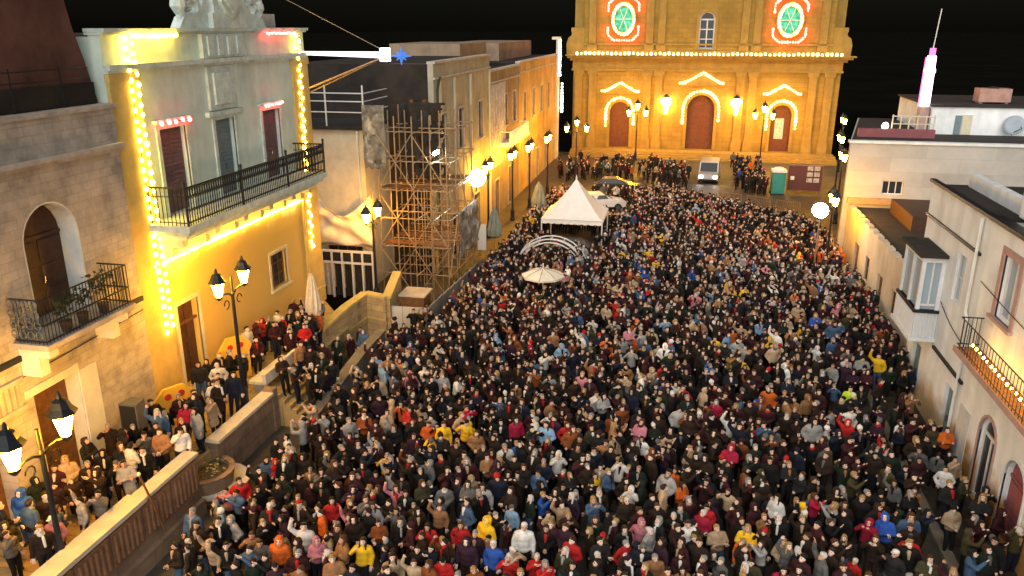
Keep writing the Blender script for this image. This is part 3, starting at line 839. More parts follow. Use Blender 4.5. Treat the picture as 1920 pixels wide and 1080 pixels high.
for k in range(9): part('post', MB().box(-11.96, -11.88, 36.1 + k * 1.26, 36.2 + k * 1.26, .002, 1.75 - k * .07), 'wood_brown', h)
h = thing('stacked_crate', 'ochre wooden crate standing inside the hoarding corner', 'crate', (-12.9, 37.3, 0))
part('box', MB().box(-13.5, -12.3, 36.8, 38.0, .002, 1.9), 'wood_brown', h)
part('lid', MB().box(-13.6, -12.2, 36.7, 38.1, 1.902, 2.0), 'low_house', h)
def flood(label, p, dirv, r=.3):
    root = thing('floodlight', label, 'floodlight', p)
    d = Vector(dirv).normalized()
    lpart('housing', MB().tube(Vector((0, 0, 0)) - d * .3, (0, 0, 0), r * .6, 10, r), 'lamp_iron', root)
    lpart('lens', MB().tube(d * .005, d * .05, r * .96, 14, r * .9), 'flood_white', root)
    lpart('bracket', MB().path([(0, 0, -.02) - d * .15 if False else Vector((0, 0, -.3)) - d * .15, Vector((0, 0, -.9)) - d * .3], .03, 6), 'lamp_iron', root)
    return root
flood('dazzling white floodlight on the street corner of the scaffold', (-11.9, 46.6, 6.3), (.42, -.85, -.05), .55)
flood('small floodlight high on the scaffold by the pale house front', (-13.0, 41.9, 8.5), (.5, -.3, -.6), .22)

# ------------------------------------------------------------------ row of houses from the scaffold to the church
def row_house(label, X, y0, y1, ztop, m, wins, doors, trim='tufa_trim', th=.35, deep=9):
    M = FL(X)
    h = thing('row_house', label, 'house', (X, (y0 + y1) / 2, 0), 'houses in the row leading to the church')
    part('wall', facade(M, y0, y1, 0, ztop, wins + doors, th), m, h)
    part('side_wall', MB().mbox(M, y0, y1, th + .002, deep, 0, ztop - .05), 'dark_wall', h)
    part('roof', MB().mbox(M, y0 + .05, y1 - .05, .36, deep, ztop - .049, ztop - .03), 'dark_roof', h)
    c = MB(); c.mbox(M, y0, y1, -.12, .4, ztop + .002, ztop + .14); c.mbox(M, y0, y1, -.1, -.001, ztop - .9, ztop - .78)
    part('cornice', c, trim, h)
    for w in wins:
        surround(M, h, w, trim, .14, .05)
        window(M, h, w, .14, 'wood_brown', 'glass', (1, 1))
    for d in doors:
        surround(M, h, d, trim, .14, .05, False)
        leafdoor(M, h, d, .2, 'wood_dark', 2, 3)
    return h, M
X = -14.6
h, M = row_house('tall grey green house with a drainpipe next to the scaffold', X, 47.0, 61.4, 12.9, 'row_grey',
                 [(48.3, 49.5, 7.2, 9.8), (52.4, 53.6, 7.2, 9.8), (57.8, 59.0, 7.2, 9.8)], [(50.4, 51.8, .02, 3.0), (56.2, 57.8, .02, 3.2)])
part('drainpipe', MB().path([M(47.4, -.12, .1), M(47.4, -.12, 11.4), M(48.0, -.12, 12.1)], .07, 6), 'leaf', h)
for u in (48.0, 51.3, 55.4, 61.1): part('pilaster_strip', MB().mbox(M, u, u + .3, -.1, -.001, .02, 11.9), 'cream_trim', h)
h, M = row_house('brown ribbed house front lower than its grey neighbour', X, 61.41, 73.0, 11.7, 'row_brown',
                 [(63.0, 64.2, 7.1, 9.6), (66.6, 67.8, 7.1, 9.6), (70.2, 71.4, 7.1, 9.6)], [(63.0, 64.5, .02, 3.0), (68.2, 69.8, .02, 3.3)])
for k in range(7): part('pilaster_strip', MB().mbox(M, 61.9 + k * .75, 62.15 + k * .75, -.12, -.001, 4.2, 10.7), 'tufa_trim', h)
rs = MB().mbox(M, 64, 72.9, 3.0, 8.9, 11.68, 13.7); part('roof_storey', rs, 'row_brown', h)
part('balcony_slab', MB().mbox(M, 64.5, 72.8, -1.0, -.001, 5.6, 5.8), 'lime_white', h)
rl = MB()
for z in (5.9, 6.8): rl.path([M(64.6, -.05, z), M(64.6, -.92, z), M(72.7, -.92, z), M(72.7, -.05, z)], .04)
rl = part('balcony_railing', rl, 'lime_white', h)
bar = MB(); bar.tube((0, 0, 5.8), (0, 0, 6.8), .035, 5); bar_me = bar.mesh('baluster', 'lime_white')
for k in range(28):
    o = obj('baluster', bar_me, rl); o.location = Vector((X + .92, 64.6 + k * .3, 0)) - wpos(rl)
h, M = row_house('long ochre house whose far corner faces the church', X, 73.01, 96.5, 11.9, 'row_ochre',
                 [(75.0, 76.2, 6.6, 9.2), (79.6, 80.8, 6.6, 9.2), (84.2, 85.4, 6.6, 9.2), (88.8, 90.0, 6.6, 9.2)], [(77.2, 78.8, .02, 3.2), (82.0, 83.4, .02, 3.0), (87, 88.6, .02, 3.2)])
part('roof_storey', MB().mbox(M, 78, 95, 3.0, 8.9, 11.88, 13.5), 'row_brown', h)
part('corner_pier', MB().mbox(M, 94.6, 96.5, -.15, -.001, .02, 13.6), 'cream_trim', h)
part('corner_cap', MB().mbox(M, 94.5, 96.6, -.25, .5, 13.602, 13.9), 'cream_trim', h)
lights('upper string of pale bulbs on the corner of the long ochre house', [(X + .3, 95.6, 13.5), (X + .3, 95.6, 9.6)], .35, .16, 'bulb_white')
lights('lower string of pale bulbs on the corner of the long ochre house', [(X + .5, 96.3, 8.6), (X + .5, 96.3, 5.2)], .35, .16, 'bulb_white')

# ------------------------------------------------------------------ church
CY = 101.0
M = FF(CY)
ch = thing('church', 'wide ochre stone church with three arched doors and lit rosettes', 'church', (2.2, CY, 0))
cdoor = (.55, 3.75, .7, 7.2, 'arch'); ldoor = (-8.75, -6.35, .7, 6.25, 'arch'); rdoor = (10.35, 12.65, .7, 6.2, 'arch')
part('wall', facade(M, -13.4, 17.6, 0, 11.0, [cdoor, ldoor, rdoor], .7), 'church_stone', ch)
part('nave', MB().box(-13.2, 17.4, CY + .702, CY + 42, 0, 11.0), 'church_stone', ch)
upw = (1.3, 3.1, 12.5, 16.7, 'arch')
rz = [(-7.55, 15.85), (11.4, 15.7)]
part('upper_wall', facade(M, -12.2, 16.3, 12.0, 21.5, [upw], .7), 'church_stone', ch)
part('upper_nave', MB().box(-12.0, 16.1, CY + .702, CY + 40, 11.9, 21.4), 'church_stone', ch)
en = MB()
en.mbox(M, -13.6, 17.8, -.25, .8, 9.9, 10.15); en.mbox(M, -13.5, 17.7, -.12, .8, 10.152, 11.1)
en.mbox(M, -13.8, 18.1, -.5, .8, 11.102, 11.4); en.mbox(M, -14.1, 18.6, -.9, .8, 11.402, 11.65); en.mbox(M, -14.3, 18.9, -1.1, .8, 11.652, 11.8)
part('entablature', en, 'church_trim', ch)
part('attic_band', MB().mbox(M, -12.4, 16.5, -.2, .69, 11.802, 12.3), 'church_trim', ch)
part('attic_moulding', MB().mbox(M, -12.3, 16.4, -.12, -.001, 12.9, 13.1), 'church_trim', ch)
for u in (-12.7, -11.0, -4.4, -3.0, 6.5, 7.9, 14.6, 16.4):
    p = MB(); p.mbox(M, u - .45, u + .45, -.28, -.001, 1.9, 9.4); p.mbox(M, u - .58, u + .58, -.36, -.001, .02, 1.9 - .002)
    p.mbox(M, u - .6, u + .6, -.38, -.001, 9.402, 9.898)
    part('pilaster', p, 'church_trim', ch)
for u in (-11.2, -4.4, -3.0, 6.5, 7.9, 15.2):
    p = MB(); p.mbox(M, u - .42, u + .42, -.22, -.001, 13.102, 20.6); p.mbox(M, u - .55, u + .55, -.3, -.001, 12.302, 12.898)
    part('pilaster', p, 'church_trim', ch)
part('crown_cornice', MB().mbox(M, -12.9, 17.0, -.8, .8, 21.502, 22.1), 'church_trim', ch)
gp = MB(); gp.prism([(-9.5, 22.102), (13.9, 22.102), (2.2, 27.0)], M, -.2, .7); part('gable', gp, 'church_stone', ch)
for s, u0 in ((-1, -12.2), (1, 16.3)):
    vo = MB(); vo.prism([(u0, 11.802), (u0 + s * 2.1, 11.802), (u0 + s * 2.15, 13.0), (u0 + s * 1.95, 13.7), (u0 + s * 1.55, 14.0), (u0 + s * 1.5, 14.3), (u0 + s * 1.6, 14.5), (u0 + s * 1.55, 14.9), (u0, 14.95)][::s], M, .05, 2.2)
    vo.mbox(M, min(u0, u0 + s * 1.3), max(u0, u0 + s * 1.3), 1.2, 12, 14.96, 21.4)
    part('side_buttress', vo, 'church_trim', ch)
for d, mt in ((cdoor, 'church_door'), (ldoor, 'church_door'), (rdoor, 'church_door')):
    surround(M, ch, d, 'church_trim', .35, .14, False)
    leafdoor(M, ch, d, .4, mt, 2, 6)
    ua, ub, za, zb = d[:4]; c = (ua + ub) / 2; w = (ub - ua) / 2 + .55
    pz = zb + (1.35 if d is cdoor else 1.25)
    pd = MB()
    pd.mbox(M, c - w - .35, c + w + .35, -.3, -.001, pz - .3, pz - .05)
    pd.prism([(c - w, pz - .048), (c + w, pz - .048), (c, pz + (1.1 if d is cdoor else .95))], M, -.25, -.001)
    part('pediment', pd, 'church_trim', ch)
mid = MB(); mid.mbox(M, 10.9, 11.9, .3, .399, 2.2, 4.6); part('door_notice', mid, 'photo_print', ch)
w = window(M, ch, upw, .35, 'grey_frame', 'glass', (1, 2), fw=.16)
surround(M, ch, upw, 'church_trim', .3, .1)
for (cx, cz), lab in zip(rz, ('rosette nearest the row of houses', 'rosette nearest the beige house')):
    ro = MB()
    def E(rx, rz_, n=28): return [(cx + rx * math.cos(2 * math.pi * k / n), cz + rz_ * math.sin(2 * math.pi * k / n)) for k in range(n)]
    a, b = E(1.5, 2.0), E(1.02, 1.46)
    for k in range(28): ro.prism([a[k], a[(k + 1) % 28], b[(k + 1) % 28], b[k]], M, -.3, -.001)
    rp = part('rosette', ro, 'church_trim', ch)
    part('rosette_glass', MB().prism(E(1.01, 1.45), M, -.1, -.002), 'green_glow', rp)
    sp = MB()
    for k in range(3):
        t = math.pi * k / 3
        sp.tube(M(cx - .98 * math.cos(t), -.16, cz - 1.4 * math.sin(t)), M(cx + .98 * math.cos(t), -.16, cz + 1.4 * math.sin(t)), .045, 4)
    part('tracery', sp, 'grey_frame', rp)
    pts = [M(u, -.42, z) for u, z in E(1.24, 1.72)]
    lights('oval of white bulbs round the green church ' + lab, pts + [pts[0]], .36, .17, 'bulb_gold')
    oc = [(-1.1, 2.4), (1.1, 2.4), (1.8, 1.75), (1.8, .9)], [(1.8, -.9), (1.8, -1.75), (1.1, -2.4), (-1.1, -2.4), (-1.8, -1.75), (-1.8, -.9)], [(-1.8, .9), (-1.8, 1.75), (-1.1, 2.4)]
    top = [M(cx + u, -.35, cz + z) for u, z in oc[2] + oc[0][1:]]; bot = [M(cx + u, -.35, cz + z) for u, z in oc[1]]
    lights('red bulbs arching over the church ' + lab, top, .30, .15, 'bulb_rose')
    lights('red bulbs curving under the church ' + lab, bot, .30, .15, 'bulb_rose')
lights('long row of golden bulbs along the church cornice', [M(-12.9, -1.0, 11.95), M(17.3, -1.0, 11.95)], .52, .16, 'bulb_gold', jit=.06)
for d, lb in ((cdoor, 'central church door'), (ldoor, 'church door nearest the row of houses'), (rdoor, 'church door nearest the beige house')):
    ua, ub, za, zb = d[:4]; c = (ua + ub) / 2; r = (ub - ua) / 2
    pl = [M(ua - .5, -.25, zb - r - 1.7), M(ua - .5, -.25, zb - r)] + [M(u, -.25, z) for u, z in arch_pts(ua - .5, ub + .5, zb - r, 12)][1:-1] + [M(ub + .5, -.25, zb - r), M(ub + .5, -.25, zb - r - 1.7)]
    lights('golden bulbs outlining the arch of the ' + lb, pl, .4, .15, 'bulb_gold')
    pz = zb + (1.35 if d is cdoor else 1.25) + .05; w = (ub - ua) / 2 + .55
    pl = [M(c - w - .5, -.4, pz), M(c - w, -.4, pz), M(c, -.4, pz + (1.2 if d is cdoor else 1.0)), M(c + w, -.4, pz), M(c + w + .5, -.4, pz)]
    lights('golden bulbs on the pediment over the ' + lb, pl, .33, .14, 'bulb_gold')
for u, lb in ((-2.0, 'nearest the row of houses'), (6.2, 'nearest the beige house')):
    root = thing('wall_lantern', 'glowing yellow wall lantern beside the central church door, ' + lb, 'wall lantern', M(u, -.6, 5.0), 'wall lanterns on the church front')
    lpart('glass', MB().lathe((0, 0, 0), [(.2, 0), (.3, .9), (.62, 1.25), (.62, 1.7), (.2, 1.9)], 8), 'sconce_glass', root)
    lpart('cap', MB().lathe((0, 0, 1.905), [(.5, 0), (.3, .2), (.05, .4)], 8), 'lamp_iron', root)
    lpart('bracket', MB().tube((0, .6, .2), (0, .1, .0), .05, 6), 'lamp_iron', root)

# ------------------------------------------------------------------ houses on the other side of the street
M = FF(54.0)
h = thing('beige_house', 'broad beige house end wall above the low roofed house', 'house', (15, 54, 0))
bw = (12.7, 13.95, 4.85, 5.75)
part('wall', facade(M, 10.5, 30, 0, 8.05, [bw], .35), 'beige_house', h)
part('side_wall', MB().flat([(10.5, 54.352), (30, 54.352), (30, 70), (13.9, 70)], 0, 8.0), 'beige_house', h)
window(M, h, bw, .12, 'grey_frame', 'glass', (2, 0))
part('coping', MB().box(10.4, 30, 53.9, 54.45, 8.052, 8.2), 'lime_white', h)
part('ochre_band', MB().box(10.7, 16.3, 53.75, 53.998, 4.22, 4.6), 'band_ochre', h)
part('roof_deck', MB().flat([(10.6, 54.46), (30, 54.46), (30, 69.9), (14.0, 69.9)], 8.002, 8.02), 'dark_roof', h)
up = part('upper_storey', MB().box(16.6, 30, 60, 69, 8.021, 9.85), 'white_house', h)
ud = MB(); ud.box(18.55, 19.15, 59.93, 59.999, 8.03, 9.35); part('upper_door', ud, 'cream_trim', up)
ud = MB(); ud.box(18.1, 18.5, 59.95, 59.999, 8.03, 9.3); part('upper_shutter', ud, 'blue_shutter', up)
part('upper_coping', MB().box(16.45, 30, 59.85, 69.1, 9.852, 9.98), 'dark_roof', up)
part('red_ledge', MB().box(11.6, 16.3, 57.5, 58.0, 8.021, 8.55), 'maroon_door', h)
rl = MB()
for z in (8.8, 9.3): rl.tube((13.8, 58.6, z), (16.5, 58.6, z), .04, 5)
rl = part('terrace_railing', rl, 'cream_trim', h)
for k in range(6): part('post', MB().tube((13.85 + k * .52, 58.6, 8.021), (13.85 + k * .52, 58.6, 9.4), .05, 5), 'cream_trim', rl)
h = thing('satellite_dish', 'pale blue satellite dish on the upper storey of the beige house', 'satellite dish', (21.6, 59.6, 8.03))
ds = MB()
ds.lathe((0, 0, 0), [(.05, -.14), (.4, -.1), (.65, 0), (.65, .03), (.38, -.06), (.04, -.1)], 18)
dm = ds.mesh('reflector', 'dish', True); o = obj('reflector', dm, h, (0, -.1, .75)); o.rotation_euler = (R(70), 0, R(-25))
lpart('mast', MB().tube((0, 0, 0), (0, .1, .7), .035, 6), 'steel', h)
lpart('feed_arm', MB().path([(0, -.2, .3), (.25, -.75, .6), (.2, -.7, .75)], .03, 5), 'iron', h)
h = thing('water_tank', 'rust pink water tank on top of the upper storey', 'water tank', (20.8, 62, 9.98))
lpart('drum', MB().box(-1.0, 1.0, -.6, .6, .12, 1.0), 'tank', h)
lpart('lid', MB().lathe((0, 0, 1.0), [(.35, .002), (.35, .08), (.1, .12)], 10), 'dark_roof', h)
for x in (-.8, .8): lpart('foot', MB().box(x - .1, x + .1, -.5, .5, 0, .119), 'hoarding_grey', h)
h = thing('light_pillar', 'tall glowing white and pink light pillar with thin antenna', 'light pillar', (16.2, 60.6, 8.03))
lpart('base', MB().lathe((0, 0, 0), [(.42, 0), (.42, 1.7), (.3, 1.8)], 8), 'pink_trim', h)
for (xa, xb, r, m_, z0, z1) in ((0, 0, .33, 'led_white', 1.81, 4.0), (0, 0, .38, 'led_white', 4.0, 4.25), (0, 0, .3, 'led_white', 4.25, 5.1), (0, 0, .2, 'led_pink', 5.1, 5.6)):
    lpart('tube', MB().lathe((xa, 0, z0), [(r, .001), (r * .95, z1 - z0)], 10), m_, h)
for k in range(3):
    t = k * 2.1 + .5
    lpart('edge_strip', MB().tube((.4 * math.cos(t), .4 * math.sin(t), 1.8), (.36 * math.cos(t), .36 * math.sin(t), 5.0), .04, 5), 'led_pink', h)
lpart('antenna', MB().tube((0, 0, 5.6), (.15, 0, 8.1), .035, 5), 'white_metal', h)
lights('single round lamp by the terrace railing of the beige house', [(13.4, 58.5, 8.65), (13.45, 58.5, 8.65)], .4, .2, 'bulb_white', name='roof_lamp')
# low house
M = FR(10.8)
h = thing('low_house', 'long low house with dark flat roof and ochre lit side wall', 'house', (10.8, 46, 0))
ws = [(40.2, 41.0, 1.2, 2.6), (46.3, 47.2, 1.2, 2.6)]; dsr = [(43.0, 44.1, .13, 2.5), (49.2, 50.4, .13, 2.6)]
part('wall', facade(M, 36.0, 53.8, .001, 4.1, ws + dsr, .3), 'low_house', h)
part('rear', MB().box(11.102, 19, 36.0, 53.8, 0, 4.0), 'low_house', h)
part('roof', MB().box(11.12, 18.9, 36.1, 53.7, 4.002, 4.03), 'dark_roof', h)
for w in ws: window(M, h, w, .1, 'wood_brown', 'glass')
for d in dsr: leafdoor(M, h, d, .12, 'wood_brown', 2, 3)
for k in range(14): part('parapet_block', MB().box(10.8, 11.1, 36.3 + k * 1.25, 37.1 + k * 1.25, 4.102, 4.22), 'low_house', h)
part('roof_store', MB().box(13.0, 16.0, 47.5, 52.5, 4.031, 4.9), 'wood_dark', h)
h = thing('porch_lamp', 'warm bulb lamp on the roof edge of the low house', 'lamp', (11.2, 37.6, 4.1))
lpart('stem', MB().tube((0, 0, 0), (0, 0, .55), .03, 6), 'lamp_iron', h)
lpart('globe', MB().ell((0, 0, .68), (.13, .13, .16), 8, 6), 'sconce_glass', h)
# grey house with the glazed bay
M = FR(10.2)
h = thing('grey_house', 'grey rendered house with glazed box bay and barred balcony', 'house', (10.2, 32, 0))
hs = [(30.0, 30.9, 5.4, 7.2), (32.6, 33.4, 5.0, 6.4), (28.9, 29.8, .13, 2.5), (33.2, 34.3, .13, 2.5)]
part('wall', facade(M, 28.3, 35.2, .001, 9.0, hs, .3), 'grey_house', h)
part('rear', MB().box(10.502, 20, 28.3, 35.2, 0, 8.9), 'grey_house', h)
part('roof', MB().box(10.52, 19.9, 28.4, 35.1, 8.902, 8.92), 'dark_roof', h)
part('gutter', MB().mbox(M, 28.3, 35.25, -.12, .1, 9.002, 9.12), 'iron', h)
part('string_course', MB().mbox(M, 28.75, 35.22, -.08, -.001, 7.62, 7.72), 'iron', h)
part('cable_duct', MB().mbox(M, 28.2, 31.7, -.1, -.001, 3.1, 3.2), 'iron', h)
window(M, h, hs[0], .1, 'grey_frame', 'pale_glass'); window(M, h, hs[1], .1, 'grey_frame', 'pale_glass')
for d in hs[2:]: leafdoor(M, h, d, .12, 'blue_shutter', 2, 3)
part('downpipe', MB().path([M(28.55, -.1, .15), M(28.5, -.1, 5.2), M(28.9, -.12, 5.6), M(28.9, -.12, 8.9)], .055, 6), 'lime_white', h)
roofwall = MB().box(11.4, 11.7, 28.5, 34.8, 8.921, 9.45); part('roof_wall', roofwall, 'grey_house', h)
# bay
by = part('bay', MB().box(9.36, 10.199, 31.92, 34.5, 3.42, 4.55), 'grey_house', h)
fr = MB()
for (x, y) in ((9.36, 31.92), (9.36, 33.1), (9.36, 34.35), (10.05, 31.92)): fr.box(x, x + .14, y, y + .14, 4.552, 6.45)
fr.box(9.36, 10.199, 31.92, 34.5, 6.452, 6.66)
part('bay_frame', fr, 'grey_house', by)
part('bay_glass', MB().box(9.44, 10.19, 31.99, 34.42, 4.56, 6.44), 'pale_glass', by)
part('bay_roof', MB().box(9.2, 10.199, 31.75, 34.65, 6.662, 6.78), 'dark_roof', by)
fr = MB(); fr.box(9.52, 10.03, 31.95, 31.985, 4.7, 4.78); fr.box(9.75, 9.81, 31.95, 31.985, 4.782, 6.44); part('bay_mullion', fr, 'white_metal', by)
part('bay_sill', MB().box(9.27, 10.199, 31.83, 34.6, 4.552 - .11, 4.552 - .002), 'iron', by)
part('bay_floor', MB().box(9.22, 10.199, 31.78, 34.65, 3.28, 3.418), 'grey_house', by)
bb = MB(); bb.tube((0, 0, 3.42), (0, 0, 4.43), .022, 5); bb_me = bb.mesh('bar', 'white_metal')
for k in range(8):
    o = obj('bar', bb_me, by); o.location = Vector((9.3 + k * .12, 31.86, 0)) - wpos(by)
for k in range(20):
    o = obj('bar', bb_me, by); o.location = Vector((9.3, 31.98 + k * .13, 0)) - wpos(by)
# white house (nearest)
h = thing('white_house', 'white house with pointed arch doors and a bulb lit balcony', 'house', (10.2, 22, 0))
awin = (24.75, 26.1, .14, 3.15, 'arch'); adr = (22.3, 23.8, .13, 2.95, 'arch'); a3 = (19.2, 20.6, .13, 2.95, 'arch')
uw = (25.45, 26.75, 6.2, 8.25); uw2 = (21.6, 22.9, 5.0, 7.9)
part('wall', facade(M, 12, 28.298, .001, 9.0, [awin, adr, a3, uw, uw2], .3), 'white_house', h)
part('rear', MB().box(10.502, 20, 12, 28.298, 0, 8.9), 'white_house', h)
part('roof_edge', MB().mbox(M, 12, 28.298, -.14, .3, 9.002, 9.14), 'iron', h)
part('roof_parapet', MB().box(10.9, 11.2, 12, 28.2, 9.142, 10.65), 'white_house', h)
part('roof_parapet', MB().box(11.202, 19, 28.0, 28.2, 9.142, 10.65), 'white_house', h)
part('parapet_coping', MB().box(10.8, 11.3, 11.9, 28.3, 10.652, 10.76), 'iron', h)
part('roof', MB().box(11.21, 19.9, 12.1, 27.9, 8.902, 9.1), 'dark_roof', h)
window(M, h, awin, .12, 'white_metal', 'glass', (1, 0), fw=.1, name='arched_window')
surround(M, h, awin, 'pink_trim', .1, .04, False)
leafdoor(M, h, adr, .18, 'maroon_door', 1, 2, name='arched_door'); surround(M, h, adr, 'grey_house', .1, .04, False)
leafdoor(M, h, a3, .18, 'maroon_door', 1, 2, name='arched_door')
surround(M, h, uw, 'pink_trim', .22, .05); window(M, h, uw, .14, 'white_metal', 'pale_glass', (1, 0), fw=.1)
leafdoor(M, h, uw2, .14, 'grey_frame', 2, 3, name='balcony_door')
pn = MB()
for k in range(2): pn.mbox(M, 27.0 + k * .55, 27.5 + k * .55, -.03, -.001, .2, 2.5)
part('side_door', pn, 'grey_frame', h)
part('balcony_slab', MB().mbox(M, 14, 27.4, -.75, -.001, 4.68, 4.82), 'terracotta', h)
part('balcony_fascia', MB().mbox(M, 14, 27.45, -.8, -.751, 4.66, 4.86), 'pink_trim', h)
rl = MB()
for z in (4.95, 5.88): rl.path([M(14, -.72, z), M(27.35, -.72, z), M(27.35, -.05, z)], .022)
rl = part('balcony_railing', rl, 'iron', h)
bb = MB(); bb.tube((0, 0, 4.82), (0, 0, 5.88), .012, 4); bb_me = bb.mesh('bar', 'iron')
for k in range(55):
    o = obj('bar', bb_me, rl); o.location = Vector((9.48, 14.1 + k * .24, 0)) - wpos(rl)
for k in range(5):
    o = obj('bar', bb_me, rl); o.location = Vector((9.56 + k * .13, 27.35, 0)) - wpos(rl)
lights('row of amber bulbs along the balcony of the white house', [(9.62, 26.4, 5.25), (9.62, 14.5, 5.25)], .33, .04, 'bulb_amber')

h = thing('roof_mast', 'thin pale aerial mast rising from the white house roof', 'aerial', (11.3, 27.3, 9.1))
lpart('pole', MB().tube((0, 0, 0), (0, 0, 3.6), .03, 6), 'white_metal', h)
lpart('aerial', MB().path([(-.5, 0, 3.3), (.5, 0, 3.3)], .012, 4).path([(-.3, -.25, 3.32), (-.3, .25, 3.32)], .01, 4).path([(0, -.25, 3.32), (0, .25, 3.32)], .01, 4).path([(.3, -.25, 3.32), (.3, .25, 3.32)], .01, 4), 'steel', h)
def sag(a, b, d, n=10): return [(a[0] + (b[0] - a[0]) * t, a[1] + (b[1] - a[1]) * t, a[2] + (b[2] - a[2]) * t - d * 4 * t * (1 - t)) for t in [k / n for k in range(n + 1)]]
for k, (a, b, d, lb) in enumerate((((10.14, 13, 6.6), (10.14, 28.2, 6.9), .25, 'black cable sagging along the white house above its balcony'), ((10.14, 28.5, 4.4), (10.14, 31.7, 5.0), .15, 'black cable looping between downpipe and box bay'), ((-17.74, 8, 5.6), (-17.74, 22.8, 5.75), .12, 'black cable pinned along the stone house under its string course'))):
    c = thing('wall_cable', lb, 'cable', a); part('wire', MB().path(sag(a, b, d), .016, 5), 'iron', c)
# ------------------------------------------------------------------ street lamps
def lamp_head_meshes(gm):
    gl = MB(); gl.lathe((0, 0, 0), [(.10, -.5), (.2, -.08), (.21, 0)], 6)
    cp = MB(); cp.lathe((0, 0, .005), [(.30, 0), (.32, .04), (.22, .16), (.16, .3), (.06, .36), (.05, .44), (.02, .52)], 8)
    bs = MB(); bs.lathe((0, 0, -.505), [(.04, -.14), (.12, -.05), (.12, 0)], 6)
    return gl.mesh('lantern_glass', gm), cp.mesh('lantern_cap', 'lamp_iron'), bs.mesh('lantern_base', 'lamp_iron')
LH = {k: lamp_head_meshes(k) for k in ('lamp_glass', 'lamp_glass_far', 'church_lamp_glass')}
def street_lamp(label, base, heads, htop, gm='lamp_glass', rz=0, s=1.0, group='iron street lamps'):
    root = thing('street_lamp', label, 'street lamp', base, group, rz)
    p = MB(); p.lathe((0, 0, 0), [(.2, 0), (.22, .12), (.16, .25), (.17, .8), (.1, .95), (.075, 1.3), (.06, htop - .7), (.09, htop - .65), (.055, htop - .55), (.05, htop)], 10)
    lpart('post', p, 'lamp_iron', root)
    for (dx, dz) in heads:
        z = htop + dz
        if abs(dx) > .01:
            a = MB(); sg = 1 if dx > 0 else -1
            pts = [(0, 0, htop - .75)] + [(dx * t, 0, htop - .75 + (z - .62 * s - htop + .75) * t + .16 * math.sin(math.pi * t)) for t in (.3, .6, .85, 1.0)]
            a.path(pts, .035, 6)
            a.path([(dx * .5 + sg * .16 * math.cos(t), 0, htop - .95 + .16 * math.sin(t)) for t in [k * .7 for k in range(8)]], .022, 5)
            lpart('arm', a, 'lamp_iron', root)
        hd = obj('lantern', LH[gm][1], root, (dx, 0, z)); hd.scale = (s, s, s)
        obj('glass', LH[gm][0], hd); obj('lantern_base', LH[gm][2], hd)
    return root
street_lamp('black twin street lamp by the terrace parapet, nearest the stone house', (-14.95, 14.75, 1.302), [(-.85, 0), (.85, 0)], 4.35, rz=R(90), s=1.2)
street_lamp('black twin street lamp on the terrace wall before the palazzo door', (-15.4, 24.6, 1.302), [(-.85, 0), (.85, 0)], 5.25, rz=R(90))
street_lamp('black twin street lamp between the canvas sheet and the scaffold', (-16.35, 40.6, .002), [(-.85, 0), (.85, 0)], 5.4, rz=R(90))
FG = 'lamp_glass_far'
street_lamp('twin street lamp in front of the grey green house', (-13.6, 56.5, .002), [(-.75, 0), (.75, 0)], 5.5, FG, R(90))
street_lamp('twin street lamp under the white balcony of the brown house', (-13.0, 62.4, .002), [(-.75, 0), (.75, 0)], 5.5, FG, R(90))
street_lamp('twin street lamp between the white balcony and the ochre house', (-12.5, 67.2, .002), [(-.75, 0), (.75, 0)], 5.5, FG, R(90))
street_lamp('twin street lamp midway along the long ochre house', (-11.9, 73.0, .002), [(-.75, 0), (.75, 0)], 5.5, FG, R(90))
street_lamp('three headed street lamp near the corner of the ochre house', (-10.2, 80.3, .002), [(-1.0, -.15), (1.0, -.15), (0, .45)], 5.7, FG, R(15))
CG = 'church_lamp_glass'
street_lamp('three headed street lamp beside the church door nearest the row of houses', (-5.1, 95.4, .002), [(-.95, -.55), (.95, -.55), (0, .2)], 6.3, CG, 0, 1.25)
street_lamp('three headed street lamp beside the church door nearest the beige house', (9.0, 95.4, .002), [(-.95, -.55), (.95, -.55), (0, .2)], 6.3, CG, 0, 1.25)
street_lamp('twin street lamp at the corner of the low house', (9.3, 50.6, .002), [(-.6, .0), (.6, 0)], 5.3, FG, R(90))
street_lamp('twin street lamp on the square beyond the beige house', (12.5, 66.5, .002), [(-.7, 0), (.7, 0)], 5.6, FG, R(90))
street_lamp('twin street lamp behind the notice board', (14.2, 77.5, .002), [(-.7, 0), (.7, 0)], 5.6, FG, R(90))
street_lamp('twin street lamp at the church end of the square', (16.9, 92.0, .002), [(-.7, 0), (.7, 0)], 5.7, CG, R(90))
h = thing('light_mast', 'steel mast with a white floodlight beside the low house', 'light mast', (8.55, 50.2, .002))
lpart('pole', MB().tube((0, 0, 0), (0, 0, 4.8), .05, 8, .035), 'steel', h)
flood('dazzling white floodlight on the steel mast beside the low house', (8.5, 50.0, 4.5), (-.35, -.9, -.12), .5)

